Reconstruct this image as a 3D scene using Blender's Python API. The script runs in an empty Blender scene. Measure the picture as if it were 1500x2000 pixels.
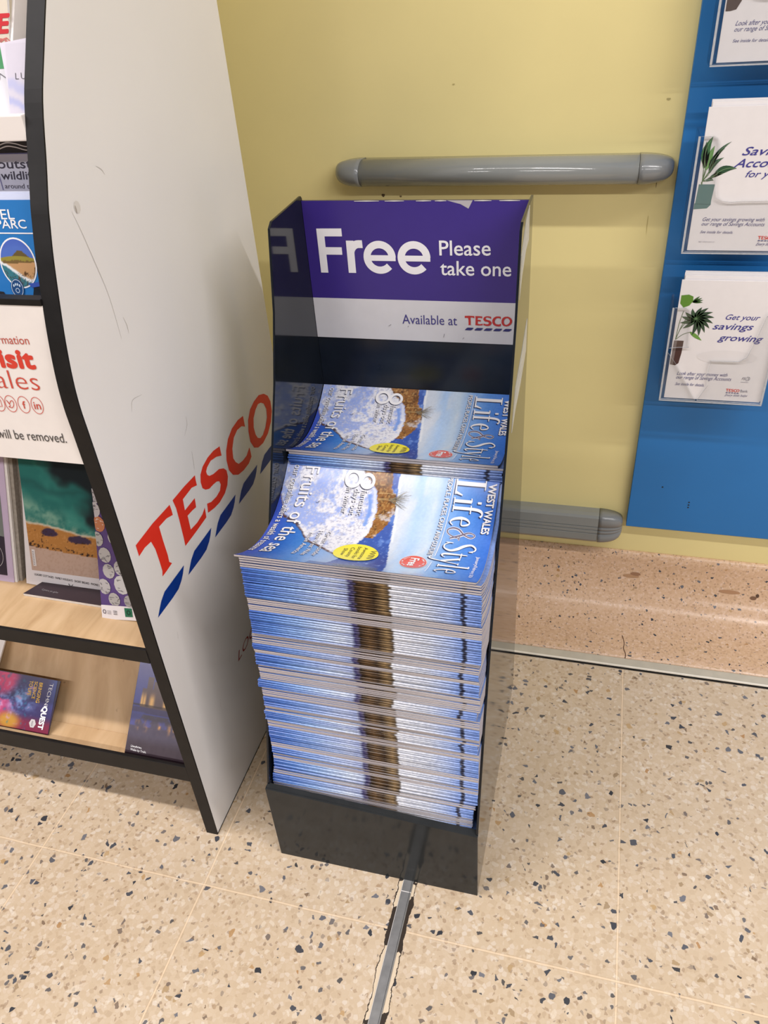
import bpy, bmesh, math, random
import numpy as np
from mathutils import Vector, Matrix

random.seed(7)
rng = np.random.default_rng(7)
sc = bpy.context.scene
COL = sc.collection

# ------------------------------------------------------------------ camera
cam_d = bpy.data.cameras.new('camera')
cam_d.sensor_fit = 'HORIZONTAL'
cam_d.sensor_width = 36.0
cam_d.lens = 1517.84 / 1500 * 36.0
cam_d.clip_start = 0.02
cam = bpy.data.objects.new('camera', cam_d)
COL.objects.link(cam)
R0 = (0.9646474, 0.2549406, -0.0667879)      # camera right
R1 = (0.0946612, -0.5716876, -0.8149924)     # camera down
R2 = (-0.2459564, 0.7798581, -0.5756099)     # camera forward
H_CAM = 1.137
cam.matrix_world = Matrix(((R0[0], -R1[0], -R2[0], 0), (R0[1], -R1[1], -R2[1], 0),
                           (R0[2], -R1[2], -R2[2], H_CAM), (0, 0, 0, 1)))
sc.camera = cam

# ------------------------------------------------------------------ world, lamps, exposure
sc.view_settings.view_transform = 'Standard'
sc.view_settings.look = 'None'
sc.view_settings.gamma = 1.0
sc.view_settings.use_curve_mapping = False
sc.view_settings.exposure = 0.02
world = bpy.data.worlds.new('shop_interior')
sc.world = world
world.use_nodes = True
wn = world.node_tree.nodes
wn['Background'].inputs[0].default_value = (1.0, 0.955, 0.96, 1)
wn['Background'].inputs[1].default_value = 0.15


def tube_lamp(name, loc, sx, sy, power, col=(1.0, 0.955, 0.945)):
    l = bpy.data.lights.new(name, 'AREA')
    l.shape = 'RECTANGLE'
    l.size = sx
    l.size_y = sy
    l.energy = power
    l.color = col
    o = bpy.data.objects.new(name, l)
    o.location = loc
    COL.objects.link(o)
    return o


for x_, y_, len_, w_, pw_ in ((-2.3, -0.06, 2.8, 0.10, 62), (2.7, -0.06, 3.6, 0.10, 88), (-2.6, -2.3, 3.2, 0.16, 100), (3.2, -2.3, 4.4, 0.16, 150), (0.15, -0.06, 1.9, 0.05, 15)):
    tube_lamp('ceiling_tube_lamp', (x_, y_, 2.95), len_, w_, pw_)


# ------------------------------------------------------------------ helpers
def lin(c):
    out = []
    for x in c[:3]:
        x = x / 255.0
        out.append(x / 12.92 if x <= 0.04045 else ((x + 0.055) / 1.055) ** 2.4)
    return tuple(out)


def lin_arr(a):
    a = np.clip(np.asarray(a, float) / 255.0, 0, 1)
    return np.where(a <= 0.04045, a / 12.92, ((a + 0.055) / 1.055) ** 2.4)


def new_mat(name):
    m = bpy.data.materials.new(name)
    m.use_nodes = True
    nt = m.node_tree
    b = nt.nodes['Principled BSDF']
    return m, nt, b


def nd(nt, typ, **kw):
    n = nt.nodes.new(typ)
    for k, v in kw.items():
        if k.startswith('i_'):
            n.inputs[k[2:].replace('_', ' ')].default_value = v
        else:
            setattr(n, k, v)
    return n


def ramp(nt, fac, stops, interp='LINEAR'):
    r = nt.nodes.new('ShaderNodeValToRGB')
    r.color_ramp.interpolation = interp
    el = r.color_ramp.elements
    while len(el) < len(stops):
        el.new(0.5)
    for e, (p, c) in zip(el, stops):
        e.position = p
        e.color = (*c, 1)
    nt.links.new(fac, r.inputs[0])
    return r.outputs[0]


def mix(nt, fac, a, b, mode='MIX'):
    m = nt.nodes.new('ShaderNodeMix')
    m.data_type = 'RGBA'
    m.blend_type = mode
    for s, v in ((m.inputs[0], fac), (m.inputs[6], a), (m.inputs[7], b)):
        if hasattr(v, 'links'):
            nt.links.new(v, s)
        elif isinstance(v, (int, float)):
            s.default_value = v
        else:
            s.default_value = (*v[:3], 1)
    return m.outputs[2]


def math_n(nt, op, a, b=None, c=None):
    m = nt.nodes.new('ShaderNodeMath')
    m.operation = op
    for s, v in zip(m.inputs, (a, b, c)):
        if v is None:
            continue
        if hasattr(v, 'links'):
            nt.links.new(v, s)
        else:
            s.default_value = v
    return m.outputs[0]


def plain(name, srgb, rough=0.5, var=0.06, scale=12.0, spec=0.5, metal=0.0, bump=0.0, bscale=200.0):
    """A one-colour surface with a faint procedural mottling and optional fine bump."""
    m, nt, b = new_mat(name)
    tc = nd(nt, 'ShaderNodeTexCoord')
    n = nd(nt, 'ShaderNodeTexNoise', i_Scale=scale, i_Detail=4.0)
    nt.links.new(tc.outputs['Object'], n.inputs['Vector'])
    c = np.array(lin(srgb))
    out = ramp(nt, n.outputs[0], [(0.3, tuple(c * (1 - var))), (0.7, tuple(np.minimum(c * (1 + var), 1)))])
    nt.links.new(out, b.inputs['Base Color'])
    b.inputs['Roughness'].default_value = rough
    b.inputs['Specular IOR Level'].default_value = spec
    b.inputs['Metallic'].default_value = metal
    if bump:
        n2 = nd(nt, 'ShaderNodeTexNoise', i_Scale=bscale, i_Detail=3.0)
        nt.links.new(tc.outputs['Object'], n2.inputs['Vector'])
        bp = nd(nt, 'ShaderNodeBump', i_Strength=bump, i_Distance=0.002)
        nt.links.new(n2.outputs[0], bp.inputs['Height'])
        nt.links.new(bp.outputs[0], b.inputs['Normal'])
    return m


def print_mat(name, rough):
    m, nt, b = new_mat(name)
    a = nd(nt, 'ShaderNodeAttribute', attribute_name='Col')
    tc = nd(nt, 'ShaderNodeTexCoord')
    n = nd(nt, 'ShaderNodeTexNoise', i_Scale=60.0, i_Detail=2.0)
    nt.links.new(tc.outputs['Object'], n.inputs['Vector'])
    g = ramp(nt, n.outputs[0], [(0.3, (0.97,) * 3), (0.7, (1.0,) * 3)])
    nt.links.new(mix(nt, 1.0, a.outputs['Color'], g, 'MULTIPLY'), b.inputs['Base Color'])
    b.inputs['Roughness'].default_value = rough
    b.inputs['Specular IOR Level'].default_value = 0.4
    return m


def terrazzo(name, chip, base, grout=False, warm=1.0, dark_p=0.055, seed=0.0):
    """Stone chips = single cells of two Voronoi layers on a mottled cream cement."""
    m, nt, b = new_mat(name)
    tc = nd(nt, 'ShaderNodeTexCoord')
    P = tc.outputs['Object']
    # warp for irregular chip outlines
    nw = nd(nt, 'ShaderNodeTexNoise', i_Scale=chip * 1.3, i_Detail=2.0)
    nt.links.new(P, nw.inputs['Vector'])
    vs = nd(nt, 'ShaderNodeVectorMath', operation='MULTIPLY_ADD')
    nt.links.new(nw.outputs['Color'], vs.inputs[0])
    vs.inputs[1].default_value = (0.45 / chip,) * 3
    nt.links.new(P, vs.inputs[2])
    W = vs.outputs[0]

    def layer(scale, off):
        v = nd(nt, 'ShaderNodeTexVoronoi', feature='F1', voronoi_dimensions='3D', i_Scale=scale)
        o = nd(nt, 'ShaderNodeVectorMath', operation='ADD')
        o.inputs[1].default_value = (off, off * 1.7, off * 0.3)
        nt.links.new(W, o.inputs[0])
        nt.links.new(o.outputs[0], v.inputs['Vector'])
        s = nd(nt, 'ShaderNodeSeparateColor')
        nt.links.new(v.outputs['Color'], s.inputs[0])
        e = nd(nt, 'ShaderNodeTexVoronoi', feature='DISTANCE_TO_EDGE', voronoi_dimensions='3D', i_Scale=scale)
        nt.links.new(o.outputs[0], e.inputs['Vector'])
        return s.outputs[0], s.outputs[1], e.outputs['Distance']
    B = np.array(lin(base))
    # cement: fine pale / tan aggregate everywhere
    r, g, e = layer(chip * 1.5, 3.1 + seed)
    colr = ramp(nt, r, [(0.0, tuple(B * [0.84, 0.80, 0.76])), (0.25, tuple(B * [0.95, 0.93, 0.90])),
                        (0.6, tuple(B)), (0.85, tuple(np.minimum(B * [1.04, 1.06, 1.12], 0.9))),
                        (1.0, tuple(np.minimum(B * [1.1, 1.18, 1.34], 0.92)))])
    em = ramp(nt, e, [(0.0, (0,) * 3), (0.10, (1,) * 3)])
    col = mix(nt, em, tuple(B * [0.97, 0.95, 0.92]), colr)
    # small brown flecks
    r, g, e = layer(chip * 2.3, 9.7 + seed)
    sel = math_n(nt, 'LESS_THAN', r, 0.05)
    col = mix(nt, math_n(nt, 'MULTIPLY', sel, 0.5), col, ramp(nt, g, [(0, lin((120, 96, 78))), (0.5, lin((160, 128, 96))), (1, lin((96, 92, 96)))]))
    # big chips: grey stone, amber stone, white stone
    r, g, e = layer(chip, 21.3 + seed)
    inside = math_n(nt, 'GREATER_THAN', e, 0.15)
    grey = ramp(nt, g, [(0.0, lin((52, 54, 60))), (0.45, lin((86, 88, 96))), (0.8, lin((120, 120, 126))), (1.0, lin((60, 58, 58)))])
    col = mix(nt, math_n(nt, 'MULTIPLY', inside, math_n(nt, 'LESS_THAN', r, dark_p)), col, grey)
    amber = ramp(nt, g, [(0.0, lin((168, 120, 66))), (0.5, lin((186, 156, 112))), (1.0, lin((150, 128, 100)))])
    s2 = math_n(nt, 'MULTIPLY', math_n(nt, 'GREATER_THAN', r, 0.982), inside)
    col = mix(nt, math_n(nt, 'MULTIPLY', s2, 0.85), col, amber)
    s3 = math_n(nt, 'MULTIPLY', math_n(nt, 'COMPARE', r, 0.5, 0.06), inside)
    col = mix(nt, math_n(nt, 'MULTIPLY', s3, 0.30 if grout else 0.0), col, lin((236, 228, 214)))
    r4, g4, e4 = layer(chip * 1.35, 41.0 + seed)
    s4 = math_n(nt, 'MULTIPLY', math_n(nt, 'LESS_THAN', r4, dark_p * 0.6), math_n(nt, 'GREATER_THAN', e4, 0.12))
    col = mix(nt, math_n(nt, 'MULTIPLY', s4, 0.9), col, ramp(nt, g4, [(0, lin((60, 62, 68))), (0.6, lin((100, 100, 106))), (1, lin((128, 104, 80)))]))
    # broad tonal drift
    nb = nd(nt, 'ShaderNodeTexNoise', i_Scale=5.0, i_Detail=3.0)
    nt.links.new(P, nb.inputs['Vector'])
    col = mix(nt, 1.0, col, ramp(nt, nb.outputs[0], [(0.3, (0.93, 0.91, 0.88)), (0.7, (1.0, 1.0, 1.0))]), 'MULTIPLY')
    if grout:
        sp = nd(nt, 'ShaderNodeSeparateXYZ')
        nt.links.new(P, sp.inputs[0])
        nn = nd(nt, 'ShaderNodeTexNoise', i_Scale=18.0, i_Detail=4.0)
        nt.links.new(P, nn.inputs['Vector'])
        wob = math_n(nt, 'MULTIPLY_ADD', nn.outputs[0], 0.0022, -0.0011)
        for ax, pos, w in ((0, -0.7966, .0016), (0, -0.5069, .0016), (0, 0.1043, .0015), (1, 0.5338, .0016), (0, -1.102, .0016), (0, .409, .0015)):
            d = math_n(nt, 'ABSOLUTE', math_n(nt, 'ADD', math_n(nt, 'SUBTRACT', sp.outputs[ax], pos), wob))
            f = math_n(nt, 'LESS_THAN', d, w)
            col = mix(nt, math_n(nt, 'MULTIPLY', f, 0.6), col, lin((232, 208, 176)))
            f2 = math_n(nt, 'COMPARE', d, w, 0.0004)
            col = mix(nt, math_n(nt, 'MULTIPLY', f2, 0.35), col, lin((150, 120, 92)))
        # broken filler along the expansion strip
        n3 = nd(nt, 'ShaderNodeTexNoise', i_Scale=30.0, i_Detail=6.0, i_Roughness=0.65)
        nt.links.new(P, n3.inputs['Vector'])
        d = math_n(nt, 'ABSOLUTE', math_n(nt, 'SUBTRACT', sp.outputs[0], -0.2005))
        edge = math_n(nt, 'MULTIPLY_ADD', n3.outputs[0], 0.014, 0.0062)
        band = math_n(nt, 'LESS_THAN', d, edge)
        n4 = nd(nt, 'ShaderNodeTexNoise', i_Scale=22.0, i_Detail=3.0)
        nt.links.new(P, n4.inputs['Vector'])
        crk = math_n(nt, 'LESS_THAN', math_n(nt, 'ABSOLUTE', math_n(nt, 'SUBTRACT', d, edge)), 0.0006)
        gone = math_n(nt, 'MULTIPLY', band, math_n(nt, 'GREATER_THAN', n4.outputs[0], 0.47))
        col = mix(nt, band, col, lin((214, 196, 170)))
        col = mix(nt, math_n(nt, 'MAXIMUM', gone, crk), col, lin((58, 50, 44)))
    nt.links.new(col, b.inputs['Base Color'])
    b.inputs['Roughness'].default_value = 0.30 if grout else 0.22
    b.inputs['Specular IOR Level'].default_value = 0.35
    return m


# ------------------------------------------------------------------ materials
M = {}
M['floor'] = terrazzo('terrazzo_tile', 105.0, (205, 186, 161), grout=True, dark_p=0.05)
M['border'] = terrazzo('terrazzo_border', 170.0, (212, 180, 150), dark_p=0.03, seed=5.0)
M['wall'] = plain('yellow_wall_paint', (229, 215, 153), 0.42, 0.025, 6.0, bump=0.05, bscale=90.0)
M['rail'] = plain('grey_rail_plastic', (132, 135, 133), 0.12, 0.03, 20.0)
M['rail_cap'] = plain('grey_cap_plastic', (122, 125, 126), 0.18, 0.03, 20.0)
M['blue'] = plain('blue_board_laminate', (30, 112, 180), 0.45, 0.03, 9.0)
M['white'] = plain('white_laminate', (228, 226, 225), 0.38, 0.015, 7.0)
M['white_gloss'] = plain('white_plastic', (232, 226, 222), 0.3, 0.02, 20.0)
M['edge'] = plain('black_edging', (24, 22, 22), 0.5, 0.25, 40.0, spec=0.22)
M['gloss_black'] = plain('glossy_black_board', (22, 26, 32), 0.08, 0.15, 25.0, spec=0.4)
M['lip_black'] = plain('black_front_board', (46, 48, 49), 0.11, 0.12, 25.0, spec=0.16)
M['steel'] = plain('worn_metal', (150, 150, 150), 0.42, 0.12, 70.0, metal=0.55)
M['alu'] = plain('aluminium_trim', (196, 189, 172), 0.35, 0.06, 50.0, metal=0.12)
M['alu_highlight'] = plain('painted_trim_highlight', (236, 230, 216), 0.3, 0.05, 50.0)
M['back_black'] = plain('satin_black_back_board', (24, 29, 37), 0.2, 0.15, 25.0, spec=0.4)
M['dark_gap_and_shadow'] = plain('dark_lines_and_shadow', (38, 34, 30), 0.8, 0.3, 60.0)  # screw holes, strip line, and the shadow painted below the wall trim
M['beige'] = plain('beige_back_panel', (208, 196, 172), 0.5, 0.04, 10.0)
M['print'] = print_mat('printed_gloss_paper', 0.24)
M['print_matte'] = print_mat('printed_matte_paper', 0.45)
M['paper'] = plain('white_paper_edges', (226, 222, 218), 0.6, 0.05, 200.0)
M['grey_pages'] = plain('grey_page_edges', (150, 142, 132), 0.6, 0.15, 240.0)

# plywood
m, nt, b = new_mat('birch_plywood')
tc = nd(nt, 'ShaderNodeTexCoord')
mp = nd(nt, 'ShaderNodeMapping')
mp.inputs['Scale'].default_value = (9.0, 2.2, 2.2)
nt.links.new(tc.outputs['Object'], mp.inputs[0])
n1 = nd(nt, 'ShaderNodeTexNoise', i_Scale=3.0, i_Detail=6.0, i_Distortion=1.2)
nt.links.new(mp.outputs[0], n1.inputs['Vector'])
c1 = ramp(nt, n1.outputs[0], [(0.25, lin((180, 146, 106))), (0.5, lin((200, 168, 128))), (0.75, lin((212, 182, 144)))])
n2 = nd(nt, 'ShaderNodeTexNoise', i_Scale=42.0, i_Detail=2.0)
nt.links.new(tc.outputs['Object'], n2.inputs['Vector'])
kn = ramp(nt, n2.outputs[0], [(0.74, (0, 0, 0)), (0.78, (1, 1, 1))])
nt.links.new(mix(nt, kn, c1, lin((120, 84, 56))), b.inputs['Base Color'])
b.inputs['Roughness'].default_value = 0.5
M['ply'] = m

# magazine spines (the cover picture wrapping round the fold) / page edges / generic cover
SPINE = [(0.0, (62, 104, 196)), (0.10, (86, 136, 222)), (0.22, (140, 178, 236)), (0.30, (176, 200, 240)), (0.40, (204, 216, 238)),
         (0.452, (180, 192, 224)), (0.468, (66, 62, 120)), (0.485, (88, 78, 110)), (0.492, (54, 38, 26)), (0.53, (110, 78, 44)),
         (0.57, (70, 50, 32)), (0.61, (150, 118, 74)), (0.632, (96, 76, 52)), (0.640, (226, 228, 236)), (0.78, (206, 212, 228)),
         (0.87, (170, 190, 236)), (0.918, (128, 160, 230)), (0.924, (52, 54, 78)), (0.936, (52, 54, 78)), (0.942, (140, 168, 234)), (1.0, (112, 148, 224))]


def mag_mat(name, kind):
    m, nt, b = new_mat(name)
    tc = nd(nt, 'ShaderNodeTexCoord')
    oi = nd(nt, 'ShaderNodeObjectInfo')
    sp = nd(nt, 'ShaderNodeSeparateXYZ')
    nt.links.new(tc.outputs['Object'], sp.inputs[0])
    u = math_n(nt, 'MULTIPLY', sp.outputs[0], 1 / .297)
    ofs = nd(nt, 'ShaderNodeCombineXYZ')
    nt.links.new(math_n(nt, 'MULTIPLY', oi.outputs['Random'], 60.0), ofs.inputs[2])
    ad = nd(nt, 'ShaderNodeVectorMath', operation='ADD')
    nt.links.new(tc.outputs['Object'], ad.inputs[0])
    nt.links.new(ofs.outputs[0], ad.inputs[1])
    n = nd(nt, 'ShaderNodeTexNoise', i_Scale=240.0, i_Detail=2.0)
    nt.links.new(ad.outputs[0], n.inputs['Vector'])
    if kind in ('spine', 'cover'):
        uj = math_n(nt, 'ADD', u, math_n(nt, 'MULTIPLY_ADD', oi.outputs['Random'], 0.012, -0.006))
        stops = SPINE if len(SPINE) <= 32 else SPINE[:32]
        c = ramp(nt, uj, [(p, lin([x * .78 + sum(k) / 3 * .14 for x in k])) for p, k in stops])
        g = ramp(nt, n.outputs[0], [(0.35, (0.74, 0.76, 0.82)), (0.55, (1, 1, 1)), (0.7, (1.12, 1.12, 1.10))])
        c = mix(nt, 0.75, c, g, 'MULTIPLY')
        # some copies have a deeper blue fold on the left half
        dk = math_n(nt, 'MULTIPLY', math_n(nt, 'LESS_THAN', u, 0.45), math_n(nt, 'GREATER_THAN', oi.outputs['Random'], 0.55))
        c = mix(nt, math_n(nt, 'MULTIPLY', dk, 0.3), c, lin((56, 84, 170)))
        b.inputs['Roughness'].default_value = 0.26
    else:
        # stacked sheets: fine lines along the height, faint cover colour near the faces
        w = math_n(nt, 'FRACT', math_n(nt, 'MULTIPLY', sp.outputs[2], 900.0))
        c0 = ramp(nt, w, [(0.0, lin((92, 84, 84))), (0.35, lin((176, 168, 166))), (0.7, lin((150, 140, 138))), (1.0, lin((88, 80, 84)))])
        uj = math_n(nt, 'ADD', u, math_n(nt, 'MULTIPLY_ADD', n.outputs[0], 0.1, -0.05))
        tint = ramp(nt, uj, [(0.0, lin((214, 204, 204))), (0.3, lin((206, 200, 206))), (0.5, lin((186, 180, 186))), (0.62, lin((190, 186, 190))), (0.8, lin((216, 210, 212))), (1.0, lin((214, 208, 208)))])
        c = mix(nt, 0.5, c0, tint)
        b.inputs['Roughness'].default_value = 0.6
    nt.links.new(c, b.inputs['Base Color'])
    b.inputs['Specular IOR Level'].default_value = 0.35
    return m


M['spine'] = mag_mat('magazine_spine', 'spine')
M['mag_cover'] = mag_mat('magazine_cover_gloss', 'cover')
M['pages'] = mag_mat('magazine_page_edges', 'pages')

# clear acrylic sheet
m, nt, b = new_mat('clear_acrylic')
tr = nd(nt, 'ShaderNodeBsdfTransparent')
tr.inputs[0].default_value = (0.975, 0.98, 0.985, 1)
gl = nd(nt, 'ShaderNodeBsdfGlossy')
gl.inputs['Roughness'].default_value = 0.04
lw = nd(nt, 'ShaderNodeLayerWeight', i_Blend=0.5)
frv = math_n(nt, 'MULTIPLY_ADD', math_n(nt, 'POWER', lw.outputs['Facing'], 5.0), 0.85, 0.03)
n = nd(nt, 'ShaderNodeTexNoise', i_Scale=12.0)
tc = nd(nt, 'ShaderNodeTexCoord')
nt.links.new(tc.outputs['Object'], n.inputs['Vector'])
nt.links.new(math_n(nt, 'MULTIPLY_ADD', n.outputs[0], 0.03, 0.03), gl.inputs['Roughness'])
mx = nd(nt, 'ShaderNodeMixShader')
nt.links.new(frv, mx.inputs[0])
nt.links.new(tr.outputs[0], mx.inputs[1])
nt.links.new(gl.outputs[0], mx.inputs[2])
nt.links.new(mx.outputs[0], nt.nodes['Material Output'].inputs[0])
M['acrylic'] = m
m, nt, b = new_mat('acrylic_cut_edge')
b.inputs['Base Color'].default_value = (*lin((176, 180, 184)), 1)
b.inputs['Roughness'].default_value = 0.25
n = nd(nt, 'ShaderNodeTexNoise', i_Scale=30.0)
nt.links.new(ramp(nt, n.outputs[0], [(0.3, lin((136, 142, 150))), (0.7, lin((206, 208, 210)))]), b.inputs['Base Color'])
M['acrylic_edge'] = m


# ------------------------------------------------------------------ mesh builder
class MB:
    def __init__(s):
        s.v, s.f, s.m, s.c = [], [], [], []
        s.lay = 0

    def ink(s, fn, at, vs, fs, mat, col):
        # each print pass lies a few microns above the one before
        p = np.array(fn(*at))
        e = 1e-4
        nrm = np.cross(np.array(fn(at[0] + e, at[1])) - p, np.array(fn(at[0], at[1] + e)) - p)
        nrm /= np.linalg.norm(nrm) + 1e-30
        s.lay = s.lay % 70 + 1
        s.add(np.array(vs) + nrm * (s.lay * 4e-6), fs, mat, col)

    def add(s, vs, fs, mat=0, col=(1, 1, 1)):
        o = len(s.v)
        s.v += [tuple(float(k) for k in p) for p in vs]
        if isinstance(col, np.ndarray) and col.ndim == 2:
            s.c += [tuple(k) for k in col]
        else:
            s.c += [tuple(col)] * len(vs)
        s.f += [tuple(o + i for i in f) for f in fs]
        s.m += [mat] * len(fs)

    def box(s, x0, y0, z0, x1, y1, z1, mat=0, col=(1, 1, 1)):
        s.add([(x0, y0, z0), (x1, y0, z0), (x1, y1, z0), (x0, y1, z0), (x0, y0, z1), (x1, y0, z1), (x1, y1, z1), (x0, y1, z1)],
              [(0, 3, 2, 1), (4, 5, 6, 7), (0, 1, 5, 4), (1, 2, 6, 5), (2, 3, 7, 6), (3, 0, 4, 7)], mat, col)

    def prism(s, poly, fn, c0, c1, mat=0, col=(1, 1, 1), side=None, cap=None):
        """Extrude a 2-D outline; fn(a, b, c) -> xyz."""
        n = len(poly)
        vs = [fn(a, b, c0) for a, b in poly] + [fn(a, b, c1) for a, b in poly]
        s.add(vs, [tuple(range(n))[::-1], tuple(range(n, 2 * n))], mat if cap is None else cap, col)
        s.add(vs, [(i, (i + 1) % n, n + (i + 1) % n, n + i) for i in range(n)], mat if side is None else side, col)

    def poly(s, pts, mat=0, col=(1, 1, 1)):
        s.add(pts, [tuple(range(len(pts)))], mat, col)

    def build(s, name, mats, parent=None, origin=None, bevel=0.0, smooth=False, fix=True):
        if origin is None:
            origin = tuple(parent.get('_o')) if parent is not None else (0, 0, 0)
        me = bpy.data.meshes.new(name)
        v = np.array(s.v) - np.array(origin)
        me.from_pydata([tuple(p) for p in v], [], s.f)
        for k in mats:
            me.materials.append(M[k])
        me.polygons.foreach_set('material_index', s.m)
        ca = me.color_attributes.new('Col', 'FLOAT_COLOR', 'POINT')
        ca.data.foreach_set('color', np.concatenate([np.array(s.c), np.ones((len(s.c), 1))], 1).astype(np.float32).ravel())
        if fix or bevel:
            bm = bmesh.new()
            bm.from_mesh(me)
            if fix:
                bmesh.ops.remove_doubles(bm, verts=bm.verts, dist=1e-6)
                bmesh.ops.recalc_face_normals(bm, faces=bm.faces)
            if bevel:
                ed = [e for e in bm.edges if len(e.link_faces) == 2 and e.calc_face_angle(0) > 0.5]
                bmesh.ops.bevel(bm, geom=ed, offset=bevel, segments=2, affect='EDGES', profile=0.6)
            bm.to_mesh(me)
            bm.free()
        if smooth:
            me.polygons.foreach_set('use_smooth', [True] * len(me.polygons))
        o = bpy.data.objects.new(name, me)
        COL.objects.link(o)
        if parent is not None:
            o.parent = parent
            po = parent.get('_o')
            o.location = tuple(a - b for a, b in zip(origin, po))
        else:
            o.location = origin
        o['_o'] = list(origin)
        return o


def thing(name, label, cat, loc, group=None):
    o = bpy.data.objects.new(name, None)
    o.empty_display_size = 0.05
    o.location = loc
    COL.objects.link(o)
    o['_o'] = list(loc)
    return tag(o, label, cat, group)


def tag(o, label, cat, group=None):
    o['label'] = label
    o['category'] = cat
    if group:
        o['group'] = group
    return o


def struct(o):
    o['kind'] = 'structure'
    return o


# ------------------------------------------------------------------ lettering
_tc = {}


def text2d(s, bold=0.0, shear=0.0, space=1.0):
    key = (s, bold, shear, space)
    if key in _tc:
        return _tc[key]
    cu = bpy.data.curves.new('t', 'FONT')
    cu.body = s
    cu.shear = shear
    cu.space_character = space
    cu.offset = bold
    cu.resolution_u = 3
    cu.fill_mode = 'FRONT'
    o = bpy.data.objects.new('t', cu)
    COL.objects.link(o)
    dg = bpy.context.evaluated_depsgraph_get()
    me = bpy.data.meshes.new_from_object(o.evaluated_get(dg))
    v = np.array([p.co[:2] for p in me.vertices]) if len(me.vertices) else np.zeros((0, 2))
    me.calc_loop_triangles()
    f = [tuple(t.vertices) for t in me.loop_triangles]
    bpy.data.objects.remove(o)
    bpy.data.curves.remove(cu)
    bpy.data.meshes.remove(me)
    _tc[key] = (v, f)
    return v, f


CAP = None


def cap_h():
    global CAP
    if CAP is None:
        v, _ = text2d('H')
        CAP = v[:, 1].max()
    return CAP


def refine(pts, tris, fn, lim):
    """Split long triangles so that lettering follows a bent sheet; fn maps 2-D to xyz."""
    P = [tuple(p) for p in pts]
    X = [np.array(fn(*p)) for p in P]
    cache = {}
    out, todo = [], list(tris)
    while todo:
        a, b, c = todo.pop()
        L = [(np.linalg.norm(X[a] - X[b]), a, b, c), (np.linalg.norm(X[b] - X[c]), b, c, a), (np.linalg.norm(X[c] - X[a]), c, a, b)]
        l, i, j, k = max(L)
        if l < lim:
            out.append((a, b, c))
            continue
        key = (min(i, j), max(i, j))
        if key not in cache:
            q = ((P[i][0] + P[j][0]) / 2, (P[i][1] + P[j][1]) / 2)
            cache[key] = len(P)
            P.append(q)
            X.append(np.array(fn(*q)))
        mth = cache[key]
        todo += [(i, mth, k), (mth, j, k)]
    return X, out


def letters(mb, s, fn, p00, p10, p01, col, bold=0.0, shear=0.0, space=1.0, mat=0, lim=None):
    if bold > 0:
        # heavier weight: the same word overprinted with small shifts
        e0, e1 = np.array(p10, float) - np.array(p00), np.array(p01, float) - np.array(p00)
        k = np.linalg.norm(np.array(fn(*p01)) - np.array(fn(*p00))) / (np.linalg.norm(np.array(fn(*p10)) - np.array(fn(*p00))) + 1e-9)
        for q in range(8):
            a = q * math.pi / 4
            d = e0 * k * bold * 1.3 * math.cos(a) + e1 * bold * 1.3 * math.sin(a)
            letters(mb, s, fn, np.array(p00) + d, np.array(p10) + d, np.array(p01) + d, col, 0, shear, space, mat, lim)
        return
    """Set text: baseline-left p00, baseline-right p10, cap-top-left p01 in 2-D sheet coordinates; fn -> xyz."""
    v, f = text2d(s, bold, shear, space)
    if not len(v):
        return
    x0, x1 = v[:, 0].min(), v[:, 0].max()
    n = np.stack([(v[:, 0] - x0) / (x1 - x0), v[:, 1] / cap_h()], 1)
    p00, p10, p01 = map(np.array, (p00, p10, p01))
    q = p00 + n[:, :1] * (p10 - p00) + n[:, 1:] * (p01 - p00)
    if lim:
        X, f = refine(q, f, fn, lim)
        mb.ink(fn, q[0], X, f, mat, col)
    else:
        mb.ink(fn, q[0], [fn(*p) for p in q], f, mat, col)


def tri_poly(mb, poly, fn, col, holes=(), mat=0, lim=None):
    """A printed flat shape (with optional holes), triangulated."""
    from mathutils.geometry import tessellate_polygon
    loops = [[Vector((a, b, 0)) for a, b in poly]] + [[Vector((a, b, 0)) for a, b in hh] for hh in holes]
    tris = [tuple(t) for t in tessellate_polygon(loops)]
    pts = [p for L in [poly] + list(holes) for p in L]
    if lim:
        X, tris = refine(pts, tris, fn, lim)
        mb.ink(fn, pts[0], X, tris, mat, col)
    else:
        mb.ink(fn, pts[0], [fn(*p) for p in pts], tris, mat, col)


def ell(cx, cy, rx, ry, n=32, a0=0.0, a1=2 * math.pi):
    return [(cx + rx * math.cos(a0 + (a1 - a0) * i / n), cy + ry * math.sin(a0 + (a1 - a0) * i / n)) for i in range(n)]


def spline(pts, n=8):
    P = [np.array(p, float) for p in pts]
    P = [2 * P[0] - P[1]] + P + [2 * P[-1] - P[-2]]
    out = []
    for i in range(1, len(P) - 2):
        for k in range(n):
            t = k / n
            a, b, c, d = P[i - 1:i + 3]
            out.append(0.5 * (2 * b + (c - a) * t + (2 * a - 5 * b + 4 * c - d) * t * t + (3 * b - a - 3 * c + d) * t ** 3))
    out.append(P[-2])
    return np.array(out)


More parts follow.
